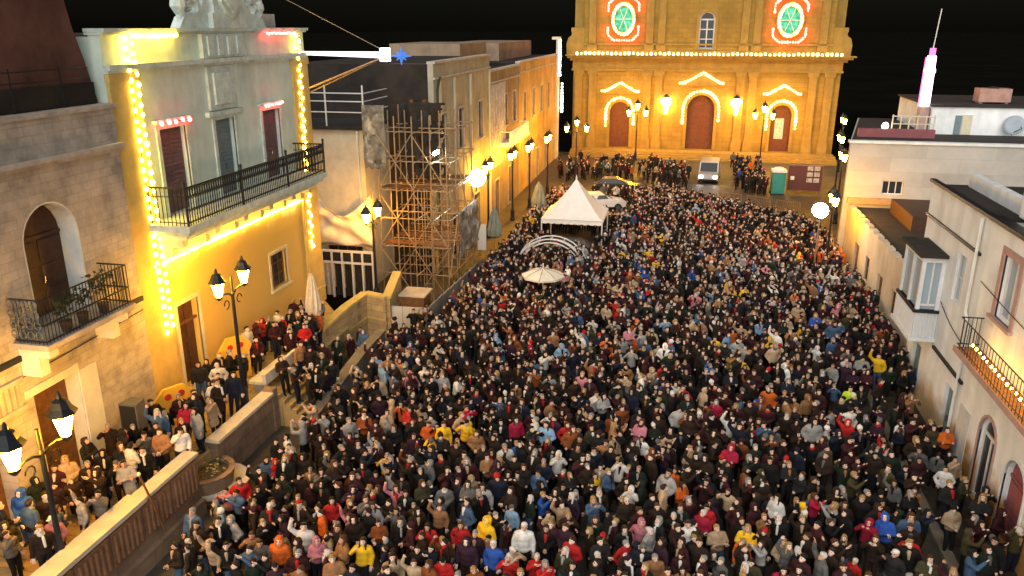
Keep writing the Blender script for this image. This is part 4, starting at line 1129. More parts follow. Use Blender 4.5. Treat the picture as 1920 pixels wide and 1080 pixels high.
# ------------------------------------------------------------------ tents, parasols, frames, vehicles, board, toilet
h = thing('pagoda_tent', 'white peaked pagoda tent rising from the crowd', 'tent', (-7.0, 55.6, 0))
x0, x1, y0, y1 = -9.1, -4.9, 53.55, 57.75
rf = MB(); n = 8; prev = None; rings = []
for t in [k / 8 for k in range(9)]:
    s = (1 - t) ** 1.0; z = 2.35 + 2.45 * (t ** 1.3); hw = 2.12 * s + .03; ring = []
    for (sx, sy) in ((-1, -1), (1, -1), (1, 1), (-1, 1)): ring.append((-7.0 + hw * sx, 55.65 + hw * sy, z))
    rings.append(ring)
vsx = [p for r in rings for p in r]; rf.add(vsx, [(j * 4 + i, j * 4 + (i + 1) % 4, (j + 1) * 4 + (i + 1) % 4, (j + 1) * 4 + i) for j in range(8) for i in range(4)])
ro = part('roof', rf, 'canvas_white', h); ro.modifiers.new('thickness', 'SOLIDIFY').thickness = .03
for (a, b) in (((x0, y0), (x1, y0)), ((x1, y0), (x1, y1)), ((x1, y1), (x0, y1)), ((x0, y1), (x0, y0))):
    vl = MB(); A, B = Vector((*a, 2.34)), Vector((*b, 2.34)); k = 9; gv = []
    for i in range(k * 3 + 1):
        p = A + (B - A) * (i / (k * 3)); gv += [tuple(p), (p.x, p.y, 2.34 - .28 - .06 * abs(math.sin(math.pi * i / 3)))]
    vl.add(gv, [(2 * i, 2 * i + 2, 2 * i + 3, 2 * i + 1) for i in range(k * 3)])
    v = part('valance', vl, 'canvas_white', h); v.modifiers.new('thickness', 'SOLIDIFY').thickness = .015
for x in (x0, x1):
    for y in (y0, y1): part('leg', MB().tube((x, y, .002), (x, y, 2.36), .05, 8), 'white_metal', h)
part('finial', MB().lathe((-7.0, 55.65, 4.8), [(.06, 0), (.07, .08), (.02, .3)], 8), 'white_metal', h)
h = thing('hoop_frame', 'double white tubular hoop arching over people before the tent', 'arch', (-7.6, 48.3, 0))
for dy, w in ((0, 2.25), (.9, 2.35)):
    for dz in (0, .22):
        pts = [(-7.6 + (w - dz) * math.cos(t), 48.2 + dy, (2.3 - dz) * math.sin(t) + .002) for t in [math.pi * k / 16 for k in range(17)]]
        part('hoop', MB().path(pts, .045, 7), 'white_metal', h)
for k in range(9):
    t = math.pi * (k + .5) / 9
    part('tie', MB().tube((-7.6 + 2.2 * math.cos(t), 48.2, 2.25 * math.sin(t)), (-7.6 + 2.3 * math.cos(t), 49.1, 2.25 * math.sin(t)), .03, 5), 'white_metal', h)
h = thing('open_parasol', 'flat white open parasol in the crowd before the hoop frame', 'parasol', (-6.9, 41.3, 0))
lpart('canopy', MB().lathe((0, 0, 0), [(1.18, 1.98), (1.2, 2.08), (.7, 2.3), (.1, 2.44)], 8), 'canvas', h)
for k in range(8):
    t = k * math.pi / 4; lpart('rib', MB().path([(1.2 * math.cos(t), 1.2 * math.sin(t), 2.09), (.7 * math.cos(t), .7 * math.sin(t), 2.31), (.1 * math.cos(t), .1 * math.sin(t), 2.45)], .018, 4), 'steel', h)
lpart('pole', MB().tube((0, 0, 0), (0, 0, 2.75), .035, 8), 'white_metal', h)
def closed_parasol(label, p, m, ht, r=.22):
    root = thing('closed_parasol', label, 'parasol', p)
    lpart('pole', MB().tube((0, 0, 0), (0, 0, ht), .03, 8), 'steel', root)
    lpart('base', MB().lathe((0, 0, 0), [(.35, 0), (.35, .08), (.06, .12)], 12), 'hoarding_grey', root)
    c = MB(); gv = []; n = 20
    prof = [(.35, ht * .36), (.95, ht * .42), (1.0, ht * .55), (.7, ht * .75), (.45, ht * .9), (.12, ht * .99)]
    for (k, z) in prof:
        for i in range(n):
            rr = r * k * (1 + .25 * (i % 2)); t = 2 * math.pi * i / n + z * .2
            gv.append((rr * math.cos(t), rr * math.sin(t), z))
    c.add(gv, [(j * n + i, j * n + (i + 1) % n, (j + 1) * n + (i + 1) % n, (j + 1) * n + i) for j in range(5) for i in range(n)] + [tuple(range(5 * n, 6 * n))])
    lpart('canopy', c, m, root)
    return root
closed_parasol('folded cream parasol on the terrace end by the palazzo corner', (-15.75, 31.5, 1.302), 'parasol_cream', 3.3, .3)
closed_parasol('folded grey green parasol nearest the scaffold', (-12.1, 52.0, .002), 'parasol_green', 3.3, .42)
closed_parasol('folded pale green parasol farther off by the ochre lit wall', (-10.7, 61.5, .002), 'parasol_green', 3.4, .5)
h = thing('white_banner', 'upright white panel glowing beside the folded parasol', 'panel', (-12.8, 51.2, 0))
part('sheet', MB().box(-13.1, -12.5, 51.2, 51.26, .5, 2.3), 'white_plastic', h)
for x in (-13.05, -12.6): part('leg', MB().box(x, x + .06, 51.27, 51.33, .002, 2.2), 'steel', h)

def car(label, p, rz, m, L=4.2, W=1.75, Hh=1.45, lit=False, van=False):
    root = thing('parked_car', label, 'van' if van else 'car', p, None, rz)
    if van:
        prof = [(-L / 2, .35), (-L / 2, 1.9), (-L / 2 + .15, 2.05), (L / 2 - 1.2, 2.05), (L / 2 - .45, 1.15), (L / 2 - .05, .95), (L / 2, .35)]
    else:
        prof = [(-L / 2, .35), (-L / 2 + .02, .85), (-L / 2 + .25, .95), (L / 2 - 1.15, .98), (L / 2 - .12, .8), (L / 2, .6), (L / 2, .35)]
    hw = W / 2
    def shell(prof, w0, w1, zt):
        b = MB(); n = len(prof)
        vs = []
        for s in (-1, 1):
            for (x, z) in prof:
                k = min(1, max(0, (z - .6) / (zt - .6)))
                vs.append((x, s * (w0 + (w1 - w0) * k), z))
        b.add(vs, [tuple(range(n)), tuple(range(2 * n - 1, n - 1, -1))] + [(i, (i + 1) % n, n + (i + 1) % n, n + i) for i in range(n)])
        return b
    lpart('body', shell(prof, hw, hw * .94, 1.0 if not van else 2.1), m, root)
    if not van:
        cb = [(-L / 2 + .35, .955), (-L / 2 + .95, Hh), (-L / 2 + 2.1, Hh + .02), (L / 2 - 1.25, .985)]
        lpart('cabin', shell(cb, hw * .93, hw * .74, Hh), m, root)
        gl = MB()
        for s in (-1, 1):
            for (a, b_) in (((-L / 2 + .75, 1.05), (-L / 2 + 1.45, 1.05)), ((-L / 2 + 1.55, 1.05), (-L / 2 + 2.6, 1.05))):
                y = s * hw * .93; y2 = s * hw * .80
                gl.hexa([(a[0], y * .93, 1.05), (b_[0], y * .93, 1.05), (b_[0], y * .985, 1.05), (a[0], y * .985, 1.05), (a[0] + .2, y2 * .93, Hh - .1), (b_[0] - .25, y2 * .93, Hh - .1), (b_[0] - .25, y2 * .995, Hh - .1), (a[0] + .2, y2 * .995, Hh - .1)])
        gl.hexa([(L / 2 - 1.3, -hw * .78, 1.05), (L / 2 - 1.3, hw * .78, 1.05), (L / 2 - 1.2, hw * .78, 1.05), (L / 2 - 1.2, -hw * .78, 1.05), (-L / 2 + 2.2, -hw * .66, Hh - .05), (-L / 2 + 2.2, hw * .66, Hh - .05), (-L / 2 + 2.32, hw * .66, Hh - .05), (-L / 2 + 2.32, -hw * .66, Hh - .05)])
        gl.hexa([(-L / 2 + .33, -hw * .76, 1.05), (-L / 2 + .33, hw * .76, 1.05), (-L / 2 + .6, hw * .76, 1.05), (-L / 2 + .6, -hw * .76, 1.05), (-L / 2 + .82, -hw * .64, Hh - .06), (-L / 2 + .82, hw * .64, Hh - .06), (-L / 2 + 1.0, hw * .64, Hh - .06), (-L / 2 + 1.0, -hw * .64, Hh - .06)])
        lpart('window', gl, 'glass', root)
    else:
        ws = MB(); ws.hexa([(L / 2 - .5, -hw * .85, 1.22), (L / 2 - .5, hw * .85, 1.22), (L / 2 - .42, hw * .85, 1.22), (L / 2 - .42, -hw * .85, 1.22), (L / 2 - 1.18, -hw * .82, 1.98), (L / 2 - 1.18, hw * .82, 1.98), (L / 2 - 1.1, hw * .82, 1.98), (L / 2 - 1.1, -hw * .82, 1.98)])
        lpart('windscreen', ws, 'glass', root)
    for x in (-L / 2 + .8, L / 2 - .8):
        for s in (-1, 1):
            wl = lpart('wheel', MB().tube((x, s * (hw - .18), .32), (x, s * (hw + .02), .32), .32, 14), 'tyre', root)
            lpart('rim', MB().tube((x, s * (hw + .021), .32), (x, s * (hw + .035), .32), .2, 10), 'chrome', wl)
    for s in (-1, 1):
        lpart('headlight', MB().ell((L / 2 - .03, s * hw * .72, .72), (.08, .2, .12), 8, 6), 'headlight' if lit else 'chrome', root)
        lpart('tail_light', MB().box(-L / 2 - .03, -L / 2 + .02, s * hw * .75 - .15, s * hw * .75 + .15, .7, .85), 'red_paint', root)
    lpart('bumper', MB().box(L / 2 - .05, L / 2 + .06, -hw * .9, hw * .9, .3, .5), 'tyre', root)
    return root
car('white hatchback parked behind the pagoda tent', (-6.4, 68.0, .002), R(20), 'car_white')
car('black car parked beyond the white hatchback', (-5.6, 75.5, .002), R(5), 'car_black', 4.4)
car('black car parked under the edge of the pagoda tent', (-6.2, 51.7, .002), R(-8), 'car_black', 4.3)
car('silver van with blazing headlights facing the crowd before the church', (3.1, 84.0, .002), R(-95), 'car_silver', 4.6, 1.95, 2.0, True, True)

h = thing('portable_toilet', 'teal portable toilet with white roof beside the notice board', 'portable toilet', (9.2, 78.2, 0))
part('cabin', MB().box(8.62, 9.8, 77.6, 78.8, .1, 2.1), 'teal_plastic', h)
part('roof', MB().flat([(8.55, 77.5), (9.87, 77.5), (9.87, 78.9), (8.55, 78.9)], 2.102, 2.3), 'white_plastic', h)
part('roof_dome', MB().lathe((9.2, 78.2, 2.3), [(.55, .002), (.4, .18), (.1, .24)], 10), 'white_plastic', h)
dr = part('door', MB().box(8.75, 9.67, 77.55, 77.599, .2, 2.0), 'teal_plastic', h)
part('handle', MB().box(8.82, 8.88, 77.5, 77.549, 1.0, 1.2), 'chrome', dr)
part('skid', MB().box(8.6, 9.82, 77.6, 78.8, .002, .099), 'tyre', h)
h = thing('notice_board', 'wide maroon board with pale pictures next to the teal toilet', 'notice board', (11.6, 78.4, 0))
part('board', MB().box(10.1, 13.1, 78.3, 78.4, .35, 2.85), 'board_maroon', h)
for x in (10.15, 13.0): part('post', MB().box(x, x + .1, 78.41, 78.5, .002, 2.9), 'steel', h)
for i in range(3):
    for j in range(2): part('picture', MB().box(11.75 + j * .62, 12.25 + j * .62, 78.26, 78.299, 1.15 + i * .55, 1.55 + i * .55), 'photo_print', h)
part('picture', MB().box(10.3, 10.65, 78.26, 78.299, 1.35, 1.7), 'white_plastic', h)
part('rail', MB().box(10.1, 13.1, 78.25, 78.299, 2.7, 2.8), 'steel', h)
for k, lb in enumerate(('steel crowd barrier nearest the low house lamp', 'steel crowd barrier between its two neighbours at the crowd edge', 'steel crowd barrier nearest the pale van')):
    b = thing('crowd_barrier', lb, 'barrier', (9.2 - k * 2.3, 69.5 + k * 1.3, 0), 'barriers at the far edge of the crowd', R(-29))
    lpart('frame', MB().path([(-1.05, 0, .15), (-1.05, 0, 1.05), (1.05, 0, 1.05), (1.05, 0, .15), (-1.05, 0, .15)], .022, 5), 'steel', b)
    for i in range(12): lpart('bar', MB().tube((-.95 + i * .173, 0, .15), (-.95 + i * .173, 0, 1.05), .01, 4), 'steel', b)
    for x in (-.8, .8): lpart('foot', MB().tube((x, -.3, .012), (x, .3, .012), .015, 4), 'steel', b)

# yellow cut-out boards, loudspeaker on the terrace
def cutout(label, p, ht, w, rz):
    root = thing('cutout_board', label, 'board', p, 'yellow cut-out boards', rz)
    out = [(-w / 2, .05), (w / 2, .05), (w / 2, ht * .62), (w * .62, ht * .75), (w * .3, ht), (-w * .3, ht), (-w * .62, ht * .75), (-w / 2, ht * .62)]
    I = lambda u, d, z: (u, d, z)
    hole_c, hr = (0, ht * .35), w * .27
    b = MB()
    n = len(out)
    inner = [(hole_c[0] + hr * math.cos(a), hole_c[1] + hr * 1.15 * math.sin(a)) for a in [math.atan2(z - hole_c[1], u) for u, z in out]]
    for k in range(n): b.prism([out[k], out[(k + 1) % n], inner[(k + 1) % n], inner[k]], I, -.06, .06)
    lpart('board', b, 'yellow_board', root)
    lpart('hole_shade_plate', MB().prism(inner, I, .061, .08), 'hole_black', root)  # black plate stands in for the shade inside the hole
    for s in (-1, 1): lpart('red_dot', MB().tube((s * w * .2, -.062, ht * .8), (s * w * .2, -.085, ht * .8), w * .1, 12), 'red_paint', root)
    lpart('brace', MB().tube((0, .08, ht * .7), (0, .6, .02), .03, 5), 'wood_brown', root)
    return root
cutout('yellow cut-out board with a dark hole by the corner bulbs', (-17.1, 22.9, 1.302), 1.55, 1.25, R(62))
cutout('yellow cut-out board behind the terrace lamp post', (-17.0, 26.9, 1.302), 1.9, 1.15, R(58))
h = thing('loudspeaker', 'grey loudspeaker on a tripod against the orange lit wall', 'loudspeaker', (-16.95, 20.6, 1.302))
lpart('cabinet', MB().flat([(-.32, -.28), (.32, -.28), (.24, .28), (-.24, .28)], 1.15, 2.1), 'speaker_cloth', h)
lpart('grille', MB().box(-.28, .28, -.3, -.281, 1.2, 2.05), 'tyre', h)
lpart('pole', MB().tube((0, 0, .5), (0, 0, 1.149), .03, 8), 'iron', h)
for k in range(3):
    t = k * 2.094; lpart('leg', MB().tube((0, 0, .6), (.45 * math.cos(t), .45 * math.sin(t), .012), .018, 5), 'iron', h)
h = thing('banner_pole', 'thin wooden pole leaning on the terrace parapet', 'pole', (-14.2, 17.0, 0))
part('shaft', MB().tube((-14.05, 17.6, 0.9), (-14.35, 17.25, 2.95), .035, 6), 'wood_brown', h)
part('tip', MB().ell((-14.36, 17.24, 3.0), (.06, .06, .07), 6, 4), 'cap_stone', h)

# ================================================================== PEOPLE
prnd = random.Random(5)
def capsule(mb, p, q, r1, r2, n=8, sy=1.0):
    """tapered limb with rounded ends"""
    p, q = Vector(p), Vector(q); d = (q - p); L = d.length; d.normalize()
    a = d.orthogonal().normalized() if abs(d.z) < .9 else Vector((1, 0, 0)) - d * d.x
    a.normalize(); b = d.cross(a)
    rings = [(-r1 * .85, r1 * .5), (-r1 * .45, r1 * .88), (0, r1), (L, r2), (L + r2 * .45, r2 * .88), (L + r2 * .85, r2 * .5)]
    vs = []
    for (t, r) in rings:
        for i in range(n):
            th = 2 * math.pi * i / n
            vs.append(p + d * t + a * (r * math.cos(th)) + b * (r * sy * math.sin(th)))
    fs = [(j * n + i, j * n + (i + 1) % n, (j + 1) * n + (i + 1) % n, (j + 1) * n + i) for j in range(5) for i in range(n)]
    fs += [tuple(range(n - 1, -1, -1)), tuple(range(5 * n, 6 * n))]
    mb.add(vs, fs)
def fuse(mb, voxel, smooth=3, ratio=None):
    """join overlapping volumes into one continuous skin"""
    me = bpy.data.meshes.new('tmp'); me.from_pydata(mb.v, [], mb.f)
    bm = bmesh.new(); bm.from_mesh(me); bmesh.ops.recalc_face_normals(bm, faces=bm.faces); bm.to_mesh(me); bm.free()
    o = bpy.data.objects.new('tmp', me); col.objects.link(o)
    r = o.modifiers.new('r', 'REMESH'); r.mode = 'VOXEL'; r.voxel_size = voxel
    s = o.modifiers.new('s', 'SMOOTH'); s.iterations = smooth; s.factor = .5
    if ratio:
        d = o.modifiers.new('d', 'DECIMATE'); d.ratio = ratio
    dg = bpy.context.evaluated_depsgraph_get()
    e = bpy.data.meshes.new_from_object(o.evaluated_get(dg))
    v = np.empty(len(e.vertices) * 3, np.float32); e.vertices.foreach_get('co', v)
    faces = [tuple(p.vertices) for p in e.polygons]
    bpy.data.objects.remove(o); bpy.data.meshes.remove(me); bpy.data.meshes.remove(e)
    return v.reshape(-1, 3).tolist(), faces

HEADC = Vector((0, -.015, 1.595))
# name: (elbow_l, wrist_l, elbow_r, wrist_r, head yaw, head pitch, stride, words)
POSES = {
    'down': ((.25, .03, 1.14), (.26, -.05, .90), (-.25, .02, 1.14), (-.25, -.06, .89), 6, -14, 0, 'arms down'),
    'clasp': ((.26, .03, 1.14), (.05, -.21, 1.03), (-.26, .03, 1.14), (-.05, -.22, 1.04), -14, -12, 0, 'hands clasped'),
    'folded': ((.25, -.05, 1.16), (-.10, -.21, 1.17), (-.25, -.05, 1.16), (.10, -.24, 1.21), 10, -16, 0, 'arms folded'),
    'pocket': ((.30, .07, 1.15), (.20, -.07, .97), (-.30, .07, 1.15), (-.20, -.07, .97), 20, -18, 0, 'hands pocketed'),
    'phone': ((.26, .03, 1.14), (.24, -.07, .92), (-.27, -.20, 1.36), (-.14, -.34, 1.58), -6, -16, 0, 'forearm raised'),
    'film': ((.26, -.22, 1.36), (.09, -.36, 1.6), (-.26, -.22, 1.36), (-.09, -.36, 1.6), 0, -14, 0, 'arms raised'),
    'wave': ((.26, .03, 1.14), (.25, -.06, .90), (-.33, -.04, 1.56), (-.27, -.10, 1.82), 14, -20, 0, 'hand high'),
    'walk': ((.24, -.10, 1.15), (.22, -.27, .98), (-.25, .13, 1.15), (-.24, .10, .90), -4, -6, .17, 'mid stride'),
}
def pose_head_matrix(P):
    yaw, pitch = P[4], P[5]
    return Matrix.Translation(HEADC) @ Matrix.Rotation(R(yaw), 4, 'Z') @ Matrix.Rotation(R(pitch), 4, 'X')
def limb_points(P):
    st = P[6]
    return dict(hip=((.092, 0, .90), (-.092, 0, .90)), knee=((.098, -.02 - st * .8, .49), (-.098, -.02 + st * .4, .49)), ank=((.10, .03 - st, .085), (-.10, .03 + st * 1.3, .085 + (.05 if st else 0))))
def body_parts(P):
    b = MB(); hm = pose_head_matrix(P)
    def hp(x, y, z): return hm @ Vector((x, y, z))
    # head: skull, jaw, nose, ears
    hb = MB(); hb.ell((0, .012, .02), (.076, .094, .098), 12, 9); hb.ell((0, -.028, -.045), (.056, .062, .066), 10, 7)
    hb.ell((0, -.098, -.018), (.014, .022, .022), 6, 5)
    for s in (-1, 1): hb.ell((s * .078, .012, -.012), (.012, .022, .032), 6, 5)
    o = len(b.v); b.v += [tuple(hm @ Vector(p)) for p in hb.v]; b.f += [tuple(i + o for i in f) for f in hb.f]
    capsule(b, (0, .015, 1.44), (0, .0, 1.54), .058, .052)
    b.ell((0, .01, 1.30), (.165, .11, .19), 12, 8); b.ell((0, .01, 1.06), (.135, .1, .17), 12, 8); b.ell((0, .005, .95), (.16, .115, .12), 12, 8)
    capsule(b, (.10, .01, 1.40), (.17, .01, 1.385), .07, .062); capsule(b, (-.10, .01, 1.40), (-.17, .01, 1.385), .07, .062)
    for s, e, w in ((1, P[0], P[1]), (-1, P[2], P[3])):
        capsule(b, (s * .18, .01, 1.38), e, .052, .042); capsule(b, e, w, .041, .028)
    lp = limb_points(P)
    for k in range(2):
        capsule(b, lp['hip'][k], lp['knee'][k], .085, .058); capsule(b, lp['knee'][k], lp['ank'][k], .058, .04)
    return b
def hand(b, P, low=False):
    for s, e, w in ((1, P[0], P[1]), (-1, P[2], P[3])):
        e, w = Vector(e), Vector(w); d = (w - e).normalized()
        up = Vector((0, -1, 0)) if abs(d.y) < .75 else Vector((0, 0, 1))
        sd = d.cross(up).normalized(); nr = sd.cross(d).normalized()
        pc = w + d * .055
        hb = MB(); hb.ell((0, 0, 0), (.042, .018, .052), 8, 6)
        mt = Matrix((sd, nr, d)).transposed()
        o = len(b.v); b.v += [tuple(pc + mt @ Vector(p)) for p in hb.v]; b.f += [tuple(i + o for i in f) for f in hb.f]; b.m += [0] * len(hb.f)
        if low: continue
        for k, (off, ln) in enumerate(((-.031, .060), (-.011, .074), (.010, .070), (.030, .054))):
            a0 = pc + d * .036 + sd * off; a1 = a0 + d * ln * .55 + nr * .006; a2 = a1 + d * ln * .42 + nr * .026
            b.tube(a0, a1, .0095, 6, .0085); b.tube(a1, a2, .0085, 6, .006)
        t0 = pc - d * .022 - sd * .034 * s; t1 = t0 - sd * .030 * s + d * .034 + nr * .012; t2 = t1 + d * .032 + nr * .012
        b.tube(t0, t1, .0125, 6, .0105); b.tube(t1, t2, .0105, 6, .007)
def make_body(P):
    v, f = fuse(body_parts(P), .017, 3)
    b = MB(); b.add(v, f)
    hand(b, P)
    hm = pose_head_matrix(P)
    b.mi = 1
    for s in (-1, 1):
        e = MB(); e.ell((0, 0, 0), (.014, .006, .008), 6, 4); c = hm @ Vector((s * .032, -.083, .012))
        o = len(b.v); b.v += [tuple(Vector(p) + c) for p in e.v]; b.f += [tuple(i + o for i in q) for q in e.f]; b.m += [1] * len(e.f)
        e = MB(); e.ell((0, 0, 0), (.019, .006, .004), 6, 4); c = hm @ Vector((s * .032, -.086, .032))
        o = len(b.v); b.v += [tuple(Vector(p) + c) for p in e.v]; b.f += [tuple(i + o for i in q) for q in e.f]; b.m += [1] * len(e.f)
    e = MB(); e.ell((0, 0, 0), (.022, .006, .006), 6, 4); c = hm @ Vector((0, -.084, -.06))
    o = len(b.v); b.v += [tuple(Vector(p) + c) for p in e.v]; b.f += [tuple(i + o for i in q) for q in e.f]; b.m += [2] * len(e.f)
    lp = limb_points(P)                                       # feet in shoes
    for k in range(2):
        a = Vector(lp['ank'][k]); e = MB()
        e.ell((a.x, a.y - .06, a.z - .04), (.045, .135, .045), 8, 6); e.ell((a.x, a.y + .01, a.z - .02), (.045, .06, .06), 8, 6)
        b.mi = 3; b.add(e.v, e.f)
    b.mi = 0
    return b.mesh('body', ['skin', 'eye_dark', 'lip', 'shoe_leather'], True)
def jacket_parts(P, long=False):
    b = MB()
    b.ell((0, .012, 1.29), (.205, .145, .2), 12, 8); b.ell((0, .012, 1.10), (.185, .14, .22), 12, 8); b.ell((0, .01, .95), (.195, .145, .13), 12, 8)
    capsule(b, (.10, .012, 1.40), (.175, .012, 1.385), .085, .08); capsule(b, (-.10, .012, 1.40), (-.175, .012, 1.385), .085, .08)
    capsule(b, (0, .03, 1.43), (0, .02, 1.475), .088, .082, 10)            # collar
    if long:
        b.ell((0, .01, .80), (.2, .15, .28), 12, 8); capsule(b, (.07, 0, .9), (.08, -.01, .62), .12, .115); capsule(b, (-.07, 0, .9), (-.08, -.01, .62), .12, .115)
    for s, e, w in ((1, P[0], P[1]), (-1, P[2], P[3])):
        w2 = Vector(e) + (Vector(w) - Vector(e)) * .96
        capsule(b, (s * .185, .012, 1.37), e, .075, .066); capsule(b, e, w2, .066, .05)
    return b
def trouser_parts(P):
    b = MB(); lp = limb_points(P)
    b.ell((0, .005, .93), (.168, .125, .13), 12, 8)
    for k in range(2):
        capsule(b, lp['hip'][k], lp['knee'][k], .1, .076); capsule(b, lp['knee'][k], lp['ank'][k], .074, .058)
    return b
def hair_parts(kind):
    b = MB()
    if kind == 'short':
        b.ell((0, .030, .040), (.086, .092, .092), 12, 8); b.ell((0, -.03, .082), (.07, .06, .045), 10, 6)
    elif kind == 'long':
        b.ell((0, .030, .040), (.090, .095, .095), 12, 8); b.ell((0, -.03, .085), (.072, .06, .045), 10, 6)
        capsule(b, (0, .075, -.02), (0, .085, -.22), .082, .06, 10)
        for s in (-1, 1): capsule(b, (s * .068, .02, .0), (s * .085, .01, -.2), .034, .028, 8)
    elif kind == 'bun':
        b.ell((0, .030, .040), (.086, .092, .092), 12, 8); b.ell((0, .12, .06), (.05, .05, .05), 8, 6); b.ell((0, -.03, .08), (.068, .058, .045), 10, 6)
    elif kind == 'beanie':
        b.ell((0, .015, .070), (.092, .108, .085), 12, 8); capsule(b, (0, .012, .035), (0, .012, .05), .098, .096, 12); b.ell((0, .03, .16), (.026, .026, .026), 6, 4)
    elif kind == 'cap':
        b.ell((0, .015, .062), (.088, .102, .072), 12, 8); b.ell((0, -.115, .052), (.07, .075, .012), 10, 4); b.ell((0, .05, .0), (.082, .072, .06), 10, 6)
    elif kind == 'hood':
        b.ell((0, .045, .022), (.112, .112, .132), 12, 9); capsule(b, (0, .06, -.07), (0, .05, -.13), .10, .11, 10)
        for s in (-1, 1): capsule(b, (s * .078, -.03, .04), (s * .07, -.03, -.07), .036, .036, 8)
        b.ell((0, -.035, .105), (.08, .055, .036), 10, 6)
    return b
LIB = {'body': {}, 'jacket': {}, 'coat': {}, 'trousers': {}, 'hair': {}, 'low': {}}
def m_from(vf, name, m):
    b = MB(); b.add(*vf); return b.mesh(name, m, True)
for k, P in POSES.items():
    LIB['body'][k] = make_body(P)
    LIB['jacket'][k] = m_from(fuse(jacket_parts(P), .021, 2), 'jacket', 'cloth')
    LIB['coat'][k] = m_from(fuse(jacket_parts(P, True), .023, 2), 'coat', 'cloth')
    tk = 'walk' if P[6] else 'stand'
    if tk not in LIB['trousers']: LIB['trousers'][tk] = m_from(fuse(trouser_parts(P), .023, 2), 'trousers', 'cloth')
for k in ('short', 'long', 'bun', 'beanie', 'cap', 'hood'):
    LIB['hair'][k] = m_from(fuse(hair_parts(k), .012, 2), {'beanie': 'beanie', 'cap': 'peaked_cap', 'hood': 'hood'}.get(k, 'hair'), 'cloth' if k in ('beanie', 'cap', 'hood') else 'hair')

_b = MB(); capsule(_b, (0, -.098, 1.415), (0, -.128, 1.22), .055, .026, 8); LIB['shirt'] = _b.mesh('shirt_front', 'cloth', True)
_b = MB(); capsule(_b, (0, .0, 1.455), (0, -.005, 1.475), .100, .094, 12); capsule(_b, (.04, -.13, 1.40), (.05, -.15, 1.16), .04, .035, 8); LIB['scarf'] = m_from(fuse(_b, .014, 2), 'scarf', 'cloth')
CLOTH = {'black': (.004, .004, .0045), 'charcoal': (.011, .011, .012), 'navy': (.006, .009, .022), 'dark brown': (.018, .009, .005), 'maroon': (.034, .006, .009),
         'dark green': (.008, .016, .010), 'plum': (.026, .008, .020), 'grey': (.10, .10, .10), 'pale grey': (.30, .30, .30), 'white': (.66, .65, .62), 'beige': (.40, .29, .18),
         'tan': (.28, .14, .06), 'rust': (.22, .06, .015), 'red': (.40, .014, .014), 'crimson': (.32, .01, .04), 'orange': (.60, .12, .015), 'yellow': (.70, .42, .015),
         'blue': (.02, .08, .36), 'sky blue': (.20, .34, .52), 'pink': (.48, .18, .23), 'teal': (.015, .06, .07), 'lime yellow': (.50, .72, .03), 'denim blue': (.05, .10, .19), 'olive': (.04, .036, .014)}
HAIRC = {'black': (.008, .007, .006), 'brown': (.03, .015, .008), 'chestnut': (.07, .028, .012), 'blond': (.30, .19, .075), 'grey': (.22, .22, .22), 'white': (.5, .5, .49)}
DARKS = ['black'] * 9 + ['charcoal'] * 5 + ['navy'] * 3 + ['dark brown'] * 7 + ['maroon'] * 6 + ['dark green'] * 2 + ['plum'] * 2 + ['olive', 'denim blue', 'maroon', 'dark brown', 'dark brown']
BRIGHT = ['beige', 'rust', 'tan', 'white', 'pale grey', 'grey', 'grey', 'grey', 'pale grey', 'pale grey', 'white', 'white', 'beige', 'beige', 'beige', 'tan', 'tan', 'tan', 'rust', 'rust', 'red', 'red', 'crimson', 'orange', 'yellow', 'blue', 'sky blue', 'pink']
SKINS = [(.66, .45, .35), (.70, .50, .40), (.60, .39, .29), (.74, .55, .45), (.50, .30, .21)]
HK = ['short'] * 11 + ['long'] * 7 + ['bun'] * 2 + ['beanie'] + ['cap'] + ['hood'] * 2
used_labels = set()
def pick(rng, bright=.2):
    return rng.choice(BRIGHT) if rng.random() < bright else rng.choice(DARKS)
